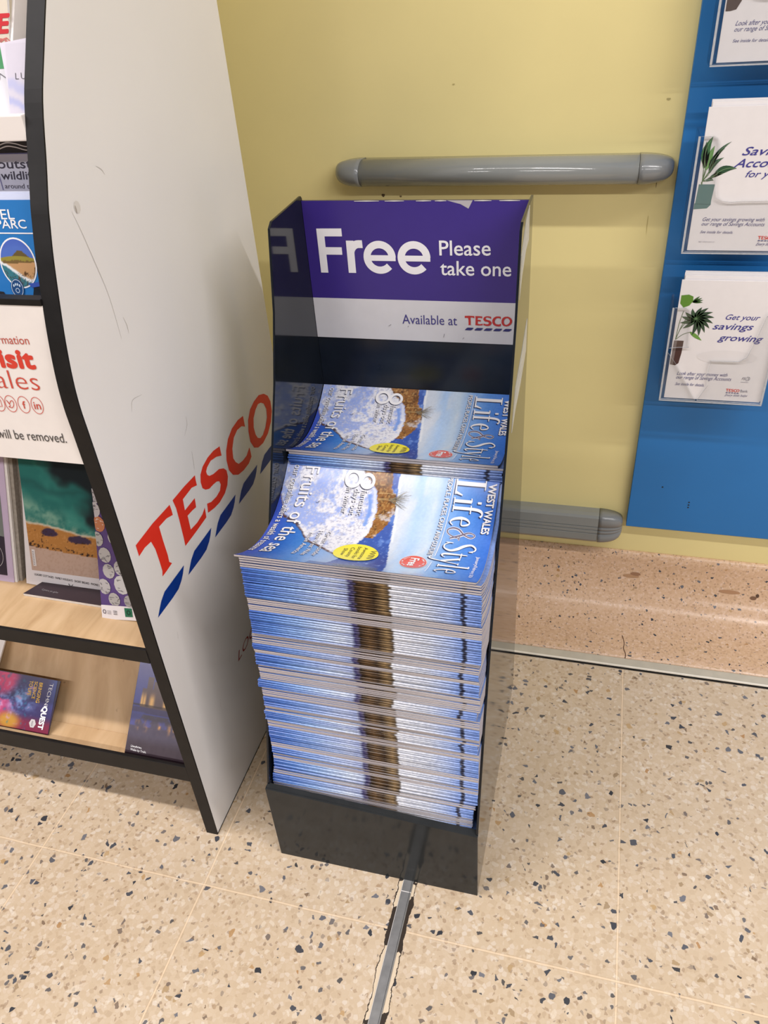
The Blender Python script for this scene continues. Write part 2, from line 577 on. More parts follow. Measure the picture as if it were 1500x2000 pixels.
def stroke(mb, pts, w, fn, col, smooth=True, mat=0, n=6):
    """A ribbon along pts; w one width or one per control point (2-D sheet units)."""
    p = spline(pts, n) if smooth and len(pts) > 2 else np.array(pts, float)
    ws = np.interp(np.linspace(0, 1, len(p)), np.linspace(0, 1, len(w)), w) if hasattr(w, '__len__') else np.full(len(p), w)
    t = np.gradient(p, axis=0)
    t /= np.linalg.norm(t, axis=1)[:, None] + 1e-12
    nn = np.stack([-t[:, 1], t[:, 0]], 1) * ws[:, None] / 2
    L, Rr = p + nn, p - nn
    k = len(p)
    mb.ink(fn, tuple(p[0]), [fn(*q) for q in L] + [fn(*q) for q in Rr], [(i, i + 1, k + i + 1, k + i) for i in range(k - 1)], mat, col)


def vnoise(x, y, seed=0, octv=4):
    """Smooth value noise, -1..1, for printed pictures."""
    r = np.random.default_rng(seed)
    G = r.random((64, 64)) * 2 - 1
    tot = np.zeros_like(x)
    amp, fr_ = 1.0, 1.0
    s = 0.0
    for _ in range(octv):
        X, Y = x * fr_, y * fr_
        xi, yi = np.floor(X).astype(int), np.floor(Y).astype(int)
        fx, fy = X - xi, Y - yi
        fx, fy = fx * fx * (3 - 2 * fx), fy * fy * (3 - 2 * fy)
        g = lambda a, b: G[a % 64, b % 64]
        tot += amp * ((g(xi, yi) * (1 - fx) + g(xi + 1, yi) * fx) * (1 - fy) + (g(xi, yi + 1) * (1 - fx) + g(xi + 1, yi + 1) * fx) * fy)
        s += amp
        amp *= 0.55
        fr_ *= 2.1
    return tot / s


def picture(mb, fn, a0, b0, a1, b1, nx, ny, paint, mat=0):
    """A printed picture: a grid on the sheet whose points carry ink colours (sRGB 0..255 from paint(s, t))."""
    s, t = np.meshgrid(np.linspace(0, 1, nx + 1), np.linspace(0, 1, ny + 1))
    C = lin_arr(paint(s.ravel(), t.ravel()))
    V = [fn(a0 + (a1 - a0) * p, b0 + (b1 - b0) * q) for p, q in zip(s.ravel(), t.ravel())]
    F = [(j * (nx + 1) + i, j * (nx + 1) + i + 1, (j + 1) * (nx + 1) + i + 1, (j + 1) * (nx + 1) + i) for j in range(ny) for i in range(nx)]
    mb.add(V, F, mat, C)


def blend(base, mask, col):
    m = np.clip(mask, 0, 1)[:, None]
    return base * (1 - m) + np.array(col, float) * m


def sstep(x, a, b):
    t = np.clip((x - a) / (b - a), 0, 1)
    return t * t * (3 - 2 * t)


WHITE, RED, NAVY = lin((240, 238, 240)), lin((214, 50, 40)), lin((46, 44, 112))
LOGO = {
 'T': [(0,76),(43,78),(88,76),(89,67),(89,59),(74,64),(54,65),(54,43),(55,18),(54,7),(59,1),(43,0),(32,0),(35,7),(35,24),(34,44),(30,59),(15,61),(0,59)],
 'E': [(97,77),(129,77),(162,75),(161,67),(161,59),(147,64),(120,63),(118,46),(130,46),(148,46),(147,38),(146,32),(135,34),(121,35),(120,12),(139,10),(157,12),(167,17),(166,9),(165,1),(131,0),(98,0),(99,13),(100,43),(100,62)],
 'S': [(243,74),(243,65),(243,58),(228,65),(210,69),(197,66),(192,62),(193,56),(198,51),(209,47),(228,44),(241,37),(248,29),(248,18),(241,7),(229,0),(209,-3),(192,-1),(172,4),(174,12),(175,18),(187,13),(204,11),(217,13),(223,20),(221,27),(214,31),(203,33),(190,34),(180,39),(173,46),(172,57),(176,67),(186,74),(204,78),(223,78)],
 'C': [(331,77),(331,68),(331,58),(320,65),(304,67),(289,62),(278,49),(275,34),(280,24),(288,16),(302,13),(318,13),(332,20),(333,11),(333,2),(320,-3),(300,-3),(280,1),(264,11),(255,25),(254,43),(259,57),(271,70),(289,78),(312,80)],
 'O': [(415,73),(428,63),(435,49),(434,31),(424,16),(405,4),(382,-1),(362,2),(348,10),(339,26),(339,45),(345,62),(358,74),(376,79),(396,80)],
 'o': [(399,65),(388,68),(376,64),(364,55),(359,41),(361,27),(366,18),(375,12),(387,12),(401,19),(412,31),(415,45),(409,58)],
 's1': [(-1,-43),(7,-35),(15,-28),(27,-22),(54,-22),(83,-22),(76,-31),(69,-37),(57,-43),(40,-44)]}


def shop_logo(mb, fn, p00, p10, p01, red=RED, blue=NAVY, mat=0):
    """Serif store wordmark over five slanted dashes; p00..p10 spans the word, p01 its cap top."""
    p00, p10, p01 = map(np.array, (p00, p10, p01))
    T = lambda L: [tuple(p00 + (p10 - p00) * a / 435.0 + (p01 - p00) * b / 77.0) for a, b in L]
    for k in 'TESC':
        tri_poly(mb, T(LOGO[k]), fn, red, mat=mat)
    tri_poly(mb, T(LOGO['O']), fn, red, holes=[T(LOGO['o'])], mat=mat)
    for i in range(5):
        tri_poly(mb, T([(a + 88 * i, b) for a, b in LOGO['s1']]), fn, blue, mat=mat)


# ------------------------------------------------------------------ setting
YW = 1.32
mb = MB()
mb.add([(-3, -3, 0), (3, -3, 0), (3, 1.113, 0), (-3, 1.113, 0)], [(0, 1, 2, 3)])
struct(mb.build('floor', ['floor']))
mb = MB()
mb.add([(-3, YW, 0.1), (3, YW, 0.1), (3, YW, 3.1), (-3, YW, 3.1), (-3, YW + .1, 0.1), (3, YW + .1, 0.1), (3, YW + .1, 3.1), (-3, YW + .1, 3.1)],
       [(0, 1, 2, 3), (4, 7, 6, 5), (3, 2, 6, 7), (0, 4, 5, 1), (0, 3, 7, 4), (1, 5, 6, 2)])
# small knocks and drips in the paint
for x, z, w, hgt, c in ((-.372, .820, .006, .005, (86, 70, 44)), (-.342, .818, .004, .003, (120, 100, 66)), (.064, .95, .006, .003, (176, 164, 112)),
                        (.062, .835, .001, .012, (110, 96, 60)), (.056, .775, .001, .030, (190, 176, 116)), (-.25, .98, .004, .002, (184, 170, 112))):
    mb.add([(x + w * math.cos(a) / 2, YW - .0006, z + hgt * math.sin(a) / 2 * (1 + .3 * math.sin(3 * a))) for a in np.linspace(0, 2 * math.pi, 10)[:-1]], [tuple(range(9))], 1, lin(c))
struct(mb.build('wall_back', ['wall', 'print_matte'], fix=False))

# coved terrazzo skirting behind the metal strip
prof = [(1.1345, -0.02), (1.1345, 0.0005), (1.165, 0.0005), (1.205, 0.0015)]
for k in range(1, 9):
    a = k / 9 * math.pi / 2
    prof.append((1.205 + .104 * math.sin(a), .1055 - .104 * math.cos(a)))
prof += [(1.309, .1055), (1.3095, .112), (1.312, .124), (1.3165, .1275), (YW + .001, .1275), (YW + .001, -0.02)]
mb = MB()
n = len(prof)
mb.add([(x, y, z) for x in (-3, 3) for y, z in prof], [(i, i + 1, n + i + 1, n + i) for i in range(n - 1)])
# hairline crack in the cove
stroke(mb, [(.1075, 1.1362), (.1085, 1.15), (.1045, 1.165), (.1055, 1.18), (.1015, 1.20)], .0014, lambda a, b: (a, b, .0012 if b < 1.19 else .0026), lin((92, 66, 48)), mat=1)
for cx, cy, rx, ry in ((.045, .056, .020, .004), (.262, .062, .026, .003), (.31, .05, .012, .003)):
    pass
def cove(x, q):
    i = min(int(q), len(prof) - 2)
    a, b_ = prof[i], prof[i + 1]
    f = q - i
    y, z = a[0] + (b_[0] - a[0]) * f, a[1] + (b_[1] - a[1]) * f
    return (x, y - .0007, z + .0006)


for x, q, w, c in ((.110, 10.2, .032, (176, 138, 104)), (.118, 10.5, .020, (150, 112, 84)), (.300, 9.6, .040, (168, 128, 94)), (.345, 9.2, .012, (120, 88, 66)), (.352, 9.5, .006, (84, 62, 48))):
    tri_poly(mb, ell(x, q, w / 2, .22, 14), cove, lin(c), mat=1)
o = mb.build('baseboard_back', ['border', 'print_matte'], fix=False)
struct(o)
for p in o.data.polygons:
    p.use_smooth = True

# metal strip along the wall
mb = MB()
pr = [(1.1118, -.004), (1.1118, .0030), (1.1130, .0046), (1.1155, .0050), (1.1325, .0050), (1.1350, .0040), (1.1350, -.004)]
mb.prism(pr, lambda a, b, c: (c, a, b), -3, 3)
mb.box(-3, 1.1092, -.003, 3, 1.1118, .0008, 1)  # shadow below the trim's front edge, painted as a dark strip
mb.box(-3, 1.1350, -.003, 3, 1.1364, .0022, 1)
mb.box(-3, 1.1118, .0005, 3, 1.1150, .0054, 2)  # highlight on the front chamfer, painted as a whiter strip
struct(mb.build('trim_1', ['alu', 'dark_gap_and_shadow', 'alu_highlight'], fix=False))
# worn metal expansion strip across the floor
mb = MB()
for y0, y1 in ((-3, .5905), (.5917, 1.1095)):
    pr = [(-.2081, -.003), (-.2081, .0008), (-.2075, .0014), (-.1936, .0014), (-.1930, .0008), (-.1930, -.003)]
    mb.prism(pr, lambda a, b, c: (a, c, b), y0, y1)
mb.box(-.2078, .5905, -.003, -.1933, .5917, .0011, 1)
mb.box(-.2086, -3, -.003, -.2081, 1.1095, .0009, 1)
mb.box(-.1953, -3, .001, -.1948, 1.1095, .00155, 2)
struct(mb.build('trim_2', ['steel', 'paper', 'dark_gap_and_shadow'], fix=False))

# ------------------------------------------------------------------ grey wall rails


def rail(name, label, x0, x1, cap_l, cap_r, prof, prof_cap, groove):
    z0 = min(p[1] for p in prof)
    t = thing(name, label, 'rail', ((x0 + x1) / 2, YW, z0))
    mb = MB()
    mb.prism(prof, lambda a, b, c: (c, a, b), cap_l, cap_r)
    o = mb.build('rail_body', ['rail'], t)
    cy = YW
    cz = sum(p[1] for p in prof_cap) / len(prof_cap)
    for side, xs, xe in ((-1, cap_l, x0), (1, cap_r, x1)):
        mb = MB()
        rings = []
        N = 10
        for k in range(N + 1):
            a = k / N * math.pi / 2
            s_ = math.cos(a) if k < N else 0.02
            s_ = s_ ** groove
            x = xs + (xe - xs) * math.sin(a) if k else xs
            rings.append([(x, cy + (py - cy) * max(s_, .02), cz + (pz - cz) * max(s_, .02)) for py, pz in prof_cap])
        m_ = len(prof_cap)
        vs = [(xs + side * .0006, py, pz) for py, pz in prof_cap] + [p for r in rings[1:] for p in r]
        fs = [(k * m_ + i, k * m_ + (i + 1) % m_, (k + 1) * m_ + (i + 1) % m_, (k + 1) * m_ + i) for k in range(N) for i in range(m_)]
        fs += [tuple(range(m_)), tuple(range(N * m_, N * m_ + m_))]
        mb.add(vs, fs)
        o = mb.build('end_cap', ['rail_cap'], t, smooth=True)
    return t


def oval(cy, cz, ry, rz, n=22):
    p = [(YW, cz + rz * .86)]
    for k in range(n + 1):
        a = math.pi / 2 + math.pi * k / n
        p.append((cy + ry * math.cos(a), cz + rz * math.sin(a)))
    p.append((YW, cz - rz * .86))
    return p


u = rail('handrail', 'grey plastic rail with rounded ends on yellow wall above the purple sign', -.446, .0842, -.3966, .0329,
         oval(1.293, .8612, .028, .0203), oval(1.293, .8612, .0288, .0210), 0.62)
for o in u.children:
    if o.name.startswith('rail_body'):
        for p in o.data.polygons:
            p.use_smooth = len(p.vertices) == 4
lo = [(YW, .2240), (1.300, .2265), (1.290, .2255), (1.286, .2215)]
for zz in (.202, .194, .186):
    lo += [(1.2845, zz + .0012), (1.2870, zz), (1.2845, zz - .0012)]
lo += [(1.285, .170), (1.288, .1645), (1.296, .1625), (YW, .1635)]
rail('bumper_rail', 'grey ridged bumper rail low on the wall just above the terrazzo skirting', -.44, .0799, -.40, .0331, lo,
     [(y if y > 1.31 else y - .0008, .195 + (z - .195) * 1.02) for y, z in lo], 0.5)

# ------------------------------------------------------------------ blue board and leaflet holders
bt = thing('display_board', 'bright blue wall board carrying clear leaflet holders right of the handrail', 'board', (.5, YW, .2))
mb = MB()
mb.prism([(.0860, .198), (1.1, .198), (1.1, 1.75), (.0938, 1.75)], lambda a, b, c: (a, c, b), 1.305, YW - .0005)
o = mb.build('panel', ['blue'], bt, bevel=.0008)
for x, zs in ((.1935, (.2665, .2605, .2548)), (.142, (.296,))):
    for z in zs:
        mb = MB()
        mb.add([(x + .0016 * math.cos(a), 1.3046, z + .0016 * math.sin(a)) for a in np.linspace(0, 2 * math.pi, 9)[:-1]] +
               [(x + .0009 * math.cos(a), 1.3040, z + .0009 * math.sin(a)) for a in np.linspace(0, 2 * math.pi, 9)[:-1]],
               [(i, (i + 1) % 8, 8 + (i + 1) % 8, 8 + i) for i in range(8)] + [tuple(range(8, 16))])
        mb.build('screw_hole', ['dark_gap_and_shadow'], bt)

YL = 1.252


def leaf(mb, fn, p0, p1, w, col, bend=0.0, vein=None):
    p0, p1 = np.array(p0), np.array(p1)
    d = p1 - p0
    nrm = np.array([-d[1], d[0]])
    L = np.linalg.norm(d)
    nrm = nrm / L
    up, dn = [], []
    for k in range(9):
        t = k / 8
        c = p0 + d * t + nrm * bend * L * 4 * t * (1 - t)
        ww = w * math.sin(math.pi * t ** .8) ** .9 if 0 < t < 1 else 0
        up.append(tuple(c + nrm * ww / 2))
        dn.append(tuple(c - nrm * ww / 2))
    k = 9
    mb.add([fn(*q) for q in up + dn], [(i, i + 1, k + i + 1, k + i) for i in range(8)], 0, lin(col))
    if vein:
        stroke(mb, [p0 + d * t + nrm * bend * L * 4 * t * (1 - t) for t in (0, .33, .66, .95)], w * .05, lambda a, b: tuple(np.array(fn(a, b)) + (0, -.0001, 0)), lin(vein))


INK = lin((66, 64, 140))
INK2 = lin((92, 92, 138))


def holder(z0, label, broken):
    dz = z0 - .507
    t = thing('leaflet_holder', label, 'leaflet holder', (.186, 1.303, z0), 'clear leaflet holders on the blue board')
    xl, xr, zt = .1068, .2665, z0 + .160
    mb = MB()
    mb.box(xl, 1.3015, z0, xr, 1.3045, zt + .002, 0)
    mb.build('back_plate', ['acrylic'], t)
    for x in (xl, xr - .0025):
        mb = MB()
        f = lambda a, b, c: (c, a, b)
        mb.prism([(1.2495, z0), (1.3015, z0), (1.3015, zt), (1.2495, zt - .001)], f, x, x + .0025)
        mb.box(x - .0002, 1.2488, z0, x + .0027, 1.2496, zt - .001, 1)
        mb.build('side_plate', ['acrylic', 'acrylic_edge'], t)
    mb = MB()
    mb.box(xl, 1.2495, z0 - .0025, xr, 1.3015, z0, 0)
    mb.box(xl, 1.2488, z0 - .0025, xr, 1.2495, z0 - .0005, 1)
    mb.build('base_plate', ['acrylic', 'acrylic_edge'], t)
    mb = MB()
    fy = lambda a, b, c: (a, c, b + dz)
    ear = [(.1105, .5985), (.1105, .6655), (.1275, .6660), (.1325, .6632), (.1360, .6560), (.1400, .6010)]
    right = [(.1790, .5797), (.2185, .5801), (.2290, .5870), (.2356, .6096), (.2452, .6550), (.2500, .6630), (.2560, .6660), (.2640, .6660), (.2640, .5075)]
    if broken:
        mb.prism([(.1105, .6655), (.1275, .6660), (.1325, .6632), (.1360, .6560), (.1400, .6010), (.1232, .6000), (.1105, .5980)], fy, 1.2495, 1.2515, 0, side=1)
        mb.prism([(.1766, .5797)] + right + [(.1665, .5075), (.1790, .5354), (.1760, .5600)], fy, 1.2495, 1.2515, 0, side=1)
        mb.prism([(.1095, .5075), (.1640, .5075), (.1456, .5380), (.1249, .5713), (.1105, .5900)], fy, 1.2495, 1.2515, 0, side=1)
    else:
        mb.prism([(.1105, .5075), (.1105, .6655), (.1275, .6660), (.1325, .6632), (.1360, .6560), (.1410, .5960), (.1440, .5850), (.1530, .5800), (.1640, .5785)] + right, fy, 1.2495, 1.2515, 0, side=1)
    mb.build('front_plate', ['acrylic', 'acrylic_edge'], t)
    return t


def leaflet_sheets(z0, where, names, top_front, n_behind, printer):
    """The front leaflet with its print, and plain copies behind it, each standing on the holder's base."""
    for k in range(n_behind, -1, -1):
        y = 1.2535 + .0042 * k
        zb, zt = z0 + .0015, top_front + (0.0058 * k ** .5 if k else 0)
        xl = .1148 + (.0035 if k else 0) + .0008 * (k % 2)
        xr = xl + .1485
        mb = MB()
        mb.box(xl, y, zb, xr, y + .0028, zt, 0, lin((228, 224, 224)))
        if k == 0:
            printer(mb, lambda a, b: (a, y - .00025, b))
        o = mb.build('savings_leaflet', ['print_matte'], None, origin=(xl, y, zb), fix=False)
        tag(o, names[0] if k == 0 else 'plain white leaflet top showing, %s behind the front leaflet in the %s holder' % (('first', 'second', 'third', 'fourth')[k - 1], where),
            'leaflet', 'savings leaflets in the clear holders')


def print_bottom(mb, fn):
    T = lambda s, a, b, c, col, bold=0.0, **k: letters(mb, s, fn, a, b, c, col, bold, .22, **k)
    tri_poly(mb, ell(.2, .585, .045, .012), lambda a, b: fn(a, b), lin((222, 218, 218)))
    # monstera in a brown pot
    tri_poly(mb, [(.1168, .6106), (.1314, .6105), (.1310, .590), (.1288, .5715), (.1240, .5675), (.1160, .5690)], fn, lin((70, 44, 42)))
    tri_poly(mb, [(.1168, .6106), (.1215, .6106), (.1205, .5690), (.1160, .5690)], lambda a, b: tuple(np.array(fn(a, b)) + (0, -.0001, 0)), lin((120, 108, 106)))
    for q in ((.1290, .640), (.1400, .6260), (.1330, .6550), (.1240, .6600)):
        stroke(mb, [(.1185, .612), ((q[0] + .1185) / 2 - .001, (q[1] + .612) / 2 + .002), q], .0009, fn, lin((86, 110, 66)))
    tri_poly(mb, [(.1172, .6850), (.1280, .6865), (.1350, .6835), (.1355, .6760), (.1310, .6690), (.1230, .6655), (.1172, .6720)], fn, lin((92, 136, 48)))
    for a in np.linspace(-.2, .9, 4):
        leaf(mb, fn, (.1345, .6745), (.1345 + .016 * math.cos(a), .6745 + .010 * math.sin(a) + .002), .0032, (58, 92, 44))
    c = np.array((.1440, .6480))
    for a, L in ((1.25, .020), (.85, .024), (.45, .026), (.1, .027), (-.25, .027), (-.6, .027), (-.95, .028), (-1.3, .030), (-1.65, .028), (2.0, .018), (2.6, .020), (3.0, .022), (3.45, .024), (3.9, .024)):
        p = c + np.array((math.cos(a), math.sin(a))) * L
        leaf(mb, lambda x, y: tuple(np.array(fn(x, y)) + (0, -.0002, 0)), tuple(c - (p - c) * .1), tuple(p), .0066, (40, 62, 46) if a < 2 else (52, 78, 56), .08, (92, 128, 84))
    leaf(mb, fn, (.138, .626), (.158, .612), .006, (104, 150, 66))
    T('Get your', (.1868, .6480), (.2358, .6483), (.1885, .6565), INK, .006)
    T('savings', (.1708, .6316), (.2288, .6322), (.1728, .6420), INK, .012)
    T('growing', (.1819, .6136), (.2462, .6130), (.1840, .6240), INK, .012)
    T('Look after your money with', (.1291, .5510), (.2063, .5517), (.1300, .5570), INK2)
    T('our range of Savings Accounts', (.1288, .5440), (.2134, .5446), (.1297, .5500), INK2)
    T('See inside for details.', (.1288, .5325), (.1743, .5322), (.1296, .5376), INK2)
    T('FSCS', (.2290, .5475), (.2405, .5475), (.2295, .5520), lin((140, 138, 150)), 0.01)
    stroke(mb, [(.2365, .5535), (.2400, .5525), (.2412, .5495), (.2390, .5465), (.2350, .5460)], .0005, fn, lin((150, 148, 158)))
    stroke(mb, [(.2285, .5435), (.2400, .5435)], .0007, fn, lin((150, 148, 158)), smooth=False)
    shop_logo(mb, fn, (.2089, .5255), (.2295, .5253), (.2089, .5305))
    letters(mb, 'Bank', fn, (.2310, .5255), (.2422, .5255), (.2310, .5300), lin((110, 110, 130)))
    letters(mb, 'Every little helps', fn, (.2084, .5170), (.2426, .5175), (.2094, .5210), INK2, 0, .4)


def print_middle(mb, fn):
    T = lambda s, a, b, c, col, bold=0.0, **k: letters(mb, s, fn, a, b, c, col, bold, .22, **k)
    tri_poly(mb, [(.1172, .8482), (.1386, .8480), (.1372, .8260), (.1374, .8200), (.1330, .8150), (.1150, .8138), (.1150, .8200), (.1160, .8225)], fn, lin((92, 124, 122)))
    stroke(mb, [(.1150, .8215), (.1374, .8205)], .0008, lambda a, b: tuple(np.array(fn(a, b)) + (0, -.0001, 0)), lin((70, 100, 98)), smooth=False)
    base = (.121, .852)
    for tip, w, c, bd in (((.1262, .9110), .0110, (60, 108, 66), .12), ((.1185, .9050), .0060, (46, 84, 58), .0), ((.1300, .8990), .0085, (104, 152, 84), .05),
                          ((.1512, .9040), .0055, (58, 86, 70), .14), ((.1440, .8955), .0060, (66, 100, 82), .14), ((.1448, .8835), .0065, (52, 84, 66), .16),
                          ((.1640, .8690), .0100, (44, 78, 54), .16), ((.1480, .8630), .0050, (66, 92, 72), .10), ((.1360, .8530), .0050, (74, 96, 84), .22)):
        p = np.array(base) + (np.array(tip) - base) * .3
        stroke(mb, [(base[0], .847), base, tuple(p)], .0009, fn, lin((84, 112, 70)))
        leaf(mb, lambda a, b: tuple(np.array(fn(a, b)) + (0, -.0001, 0)), tuple(p), tip, w, c, bd, (132, 168, 120))
    T('Savings', (.1671, .8860), (.2320, .8858), (.1700, .8965), INK, .014)
    T('Accounts', (.1593, .8704), (.2370, .8702), (.1625, .8812), INK, .014)
    T('for you', (.1769, .8572), (.2225, .8570), (.1785, .8658), INK, .006)
    T('Get your savings growing with', (.1297, .7972), (.2134, .7968), (.1306, .8024), INK2)
    T('our range of Savings Accounts', (.1294, .7908), (.2147, .7902), (.1303, .7960), INK2)
    T('See inside for details.', (.1291, .7798), (.1745, .7793), (.1299, .7836), INK2)
    T('REF 10523 JAN 23', (.1288, .7664), (.1511, .7663), (.1291, .7682), lin((176, 172, 180)))
    shop_logo(mb, fn, (.2097, .7715), (.2310, .7713), (.2097, .7762))
    letters(mb, 'Every little helps', fn, (.2086, .7625), (.2430, .7630), (.2096, .7668), INK2, 0, .4)


def print_top(mb, fn):
    T = lambda s, a, b, c, col, bold=0.0, **k: letters(mb, s, fn, a, b, c, col, bold, .22, **k)
    tri_poly(mb, [(.1162, .105 + .9525), (.1220, 1.0575), (.1289, 1.0590), (.1341, 1.0687), (.137, 1.082), (.1162, 1.082)], fn, lin((92, 78, 74)))
    tri_poly(mb, [(.1165, 1.082), (.137, 1.082), (.150, 1.12), (.118, 1.15)], fn, lin((60, 104, 66)))
    T('Look after your money with', (.1307, 1.0412), (.2085, 1.0412), (.1318, 1.0466), INK2)
    T('our range of Savings Accounts', (.1305, 1.0346), (.2150, 1.0344), (.1316, 1.0398), INK2)
    T('See inside for details.', (.1307, 1.0226), (.1765, 1.0218), (.1312, 1.0262), INK2)


for z0, where, lab, top, nb, pr_, brk in (
        (.507, 'lowest', 'white leaflet with dark split-leaf plant and Get your savings growing', .709, 3, print_bottom, True),
        (.753, 'middle', 'white leaflet with long-leaved plant in teal pot and Savings Accounts for you', .9475, 2, print_middle, False),
        (.9985, 'topmost', 'white leaflet cut by the top right of the picture, grey pot corner visible', 1.20, 1, print_top, False)):
    holder(z0, {'lowest': 'clear acrylic holder with broken front, lowest on the blue board',
                'middle': 'clear acrylic holder, middle of three, holding Savings Accounts for you leaflets',
                'topmost': 'clear acrylic holder at the top right, highest on the blue board'}[where], brk)
    leaflet_sheets(z0, where, [lab], top, nb, pr_)

# ------------------------------------------------------------------ magazine display box
XL, XR, YF, YB = -.408, -.096, .609, 1.032
ds = thing('magazine_display', 'tall glossy black magazine dispenser with purple Free sign', 'display stand', ((XL + XR) / 2, (YF + YB) / 2, 0))
sidep = [(.612, 0), (YB, 0), (YB, .886), (1.028, .8895), (.922, .8855), (.912, .879), (.889, .78), (.856, .695), (.800, .585), (.716, .425), (.660, .285), (.612, .150)]
for nm, xa, xb in (('side_panel', XL, XL + .003), ('side_panel', XR - .003, XR)):
    mb = MB()
    mb.prism(sidep, lambda a, b, c: (c, a, b), xa, xb)
    o = mb.build(nm, ['gloss_black'], ds, bevel=.0004)
    if xb == XR:
        side_r = o
mb = MB()
mb.box(XL + .003, 1.0285, 0, XR - .003, YB, .8835)
mb.build('back_panel', ['back_black'], ds, bevel=.0004)
mb = MB()
mb.prism([(XL, 0), (XR, 0), (XR, .1500), (XL, .1670)], lambda a, b, c: (a, c, b), YF, YF + .003)
mb.prism([(XL, .1640), (XR, .1470), (XR, .1500), (XL, .1670)], lambda a, b, c: (a, c, b), YF + .003, YF + .0115)
mb.build('front_panel', ['lip_black'], ds, bevel=.0005)
mb = MB()
mb.box(XL + .003, YF + .003, .125, XR - .003, 1.0285, .1285)
mb.build('base_shelf', ['gloss_black'], ds)
# torn clear-tape patches on the outside of the right panel
for pts in ([(.985, .888), (.955, .880), (.912, .850), (.905, .800), (.925, .822), (.960, .842), (.990, .846)],
            [(1.012, .735), (.960, .712), (.895, .690), (.868, .640), (.900, .655), (.955, .668), (1.010, .690)]):
    mb = MB()
    mb.prism(pts, lambda a, b, c: (c, a, b), XR + .00005, XR + .0005, 0, lin((200, 196, 180)))
    for k in range(3):
        f = .25 + .22 * k
        q = [(p[0], p[1]) for p in pts]
        a = np.array(q[1]) * (1 - f) + np.array(q[5]) * f
        b_ = np.array(q[2]) * (1 - f) + np.array(q[4]) * f
        stroke(mb, [tuple(a), tuple((a + b_) / 2), tuple(b_)], .004, lambda y, z: (XR + .0007, y, z), lin((228, 226, 216)))
    mb.build('tape_patch', ['print_matte'], ds, fix=False)['label'] = 'torn pale tape on the outer side'
# header sign
YS = 1.0283
mb = MB()
fs = lambda a, b: (a, YS - .0012, b)
fl = lambda a, b: (a, YS - .0016, b)
PUR = lin((58, 42, 128))
mb.box(-.4046, YS - .001, .690, -.0994, YS, .8835, 0, PUR)
mb.poly([fs(-.4046, .7500), fs(-.0994, .7500), fs(-.0994, .8828), fs(-.172, .8828), fs(-.1775, .8732), fs(-.188, .8790), fs(-.2055, .8828), fs(-.4046, .8828)], 0, PUR)
mb.poly([fs(-.2055, .8834), fs(-.188, .8788), fs(-.1775, .8730), fs(-.172, .8834)], 0, lin((176, 172, 176)))
mb.poly([fs(-.4046, .690), fs(-.0994, .690), fs(-.0994, .7500), fs(-.4046, .7500)], 0, lin((216, 214, 216)))
wF = .0108
stroke(mb, [(-.3822, .7868), (-.3822, .8474)], wF, fl, WHITE, smooth=False)
stroke(mb, [(-.3822, .8422), (-.3515, .8424)], wF * .98, fl, WHITE, smooth=False)
stroke(mb, [(-.3822, .8172), (-.3535, .8173)], wF * .95, fl, WHITE, smooth=False)
stroke(mb, [(-.3412, .7872), (-.3412, .8315)], wF, fl, WHITE, smooth=False)
stroke(mb, [(-.3412, .8080), (-.3395, .8195), (-.3330, .8262), (-.3235, .8270)], [.0085, .010, .0105, .0105], fl, WHITE)
for ex in (-.3003, -.2520):
    cz, rr = .8092, .0175
    A_ = np.linspace(0, math.radians(318), 40)
    stroke(mb, [(ex + rr * 1.02 * math.cos(a), cz + rr * math.sin(a)) for a in A_], .0100, fl, WHITE, smooth=False)
    stroke(mb, [(ex - rr, cz - .0008), (ex + rr + .0050, cz - .0008)], .0078, fl, WHITE, smooth=False)
for xa, xb in ((-.330, -.296), (-.288, -.262), (-.246, -.226), (-.221, -.206), (-.170, -.148), (-.138, -.112)):
    stroke(mb, [(xa, .8829), ((xa + xb) / 2, .8831), (xb, .8830)], [.0006, .0014, .0005], fl, lin((214, 212, 208)))
letters(mb, 'Please', fl, (-.2166, .8133), (-.1483, .8140), (-.2168, .8325), WHITE, .010)
letters(mb, 'take one', fl, (-.2160, .7868), (-.1208, .7868), (-.2160, .8058), WHITE, .010)
letters(mb, 'Available at', fl, (-.2731, .7155), (-.1942, .7158), (-.2731, .7290), lin((66, 60, 130)))
shop_logo(mb, fl, (-.1832, .7168), (-.1176, .7170), (-.1832, .7302), lin((196, 44, 44)), lin((44, 44, 110)))
for p in (((-.294, .711), (-.290, .7135)), ((-.2140, .697), (-.2125, .7025)), ((-.1865, .6955), (-.1845, .6980)), ((-.2655, .7105), (-.2640, .7125))):
    stroke(mb, [p[0], p[1]], .0006, fl, lin((130, 126, 130)), smooth=False)
mb.build('sign_panel', ['print'], ds, fix=False)['label'] = 'purple and white Free please take one sign'

# ------------------------------------------------------------------ magazines

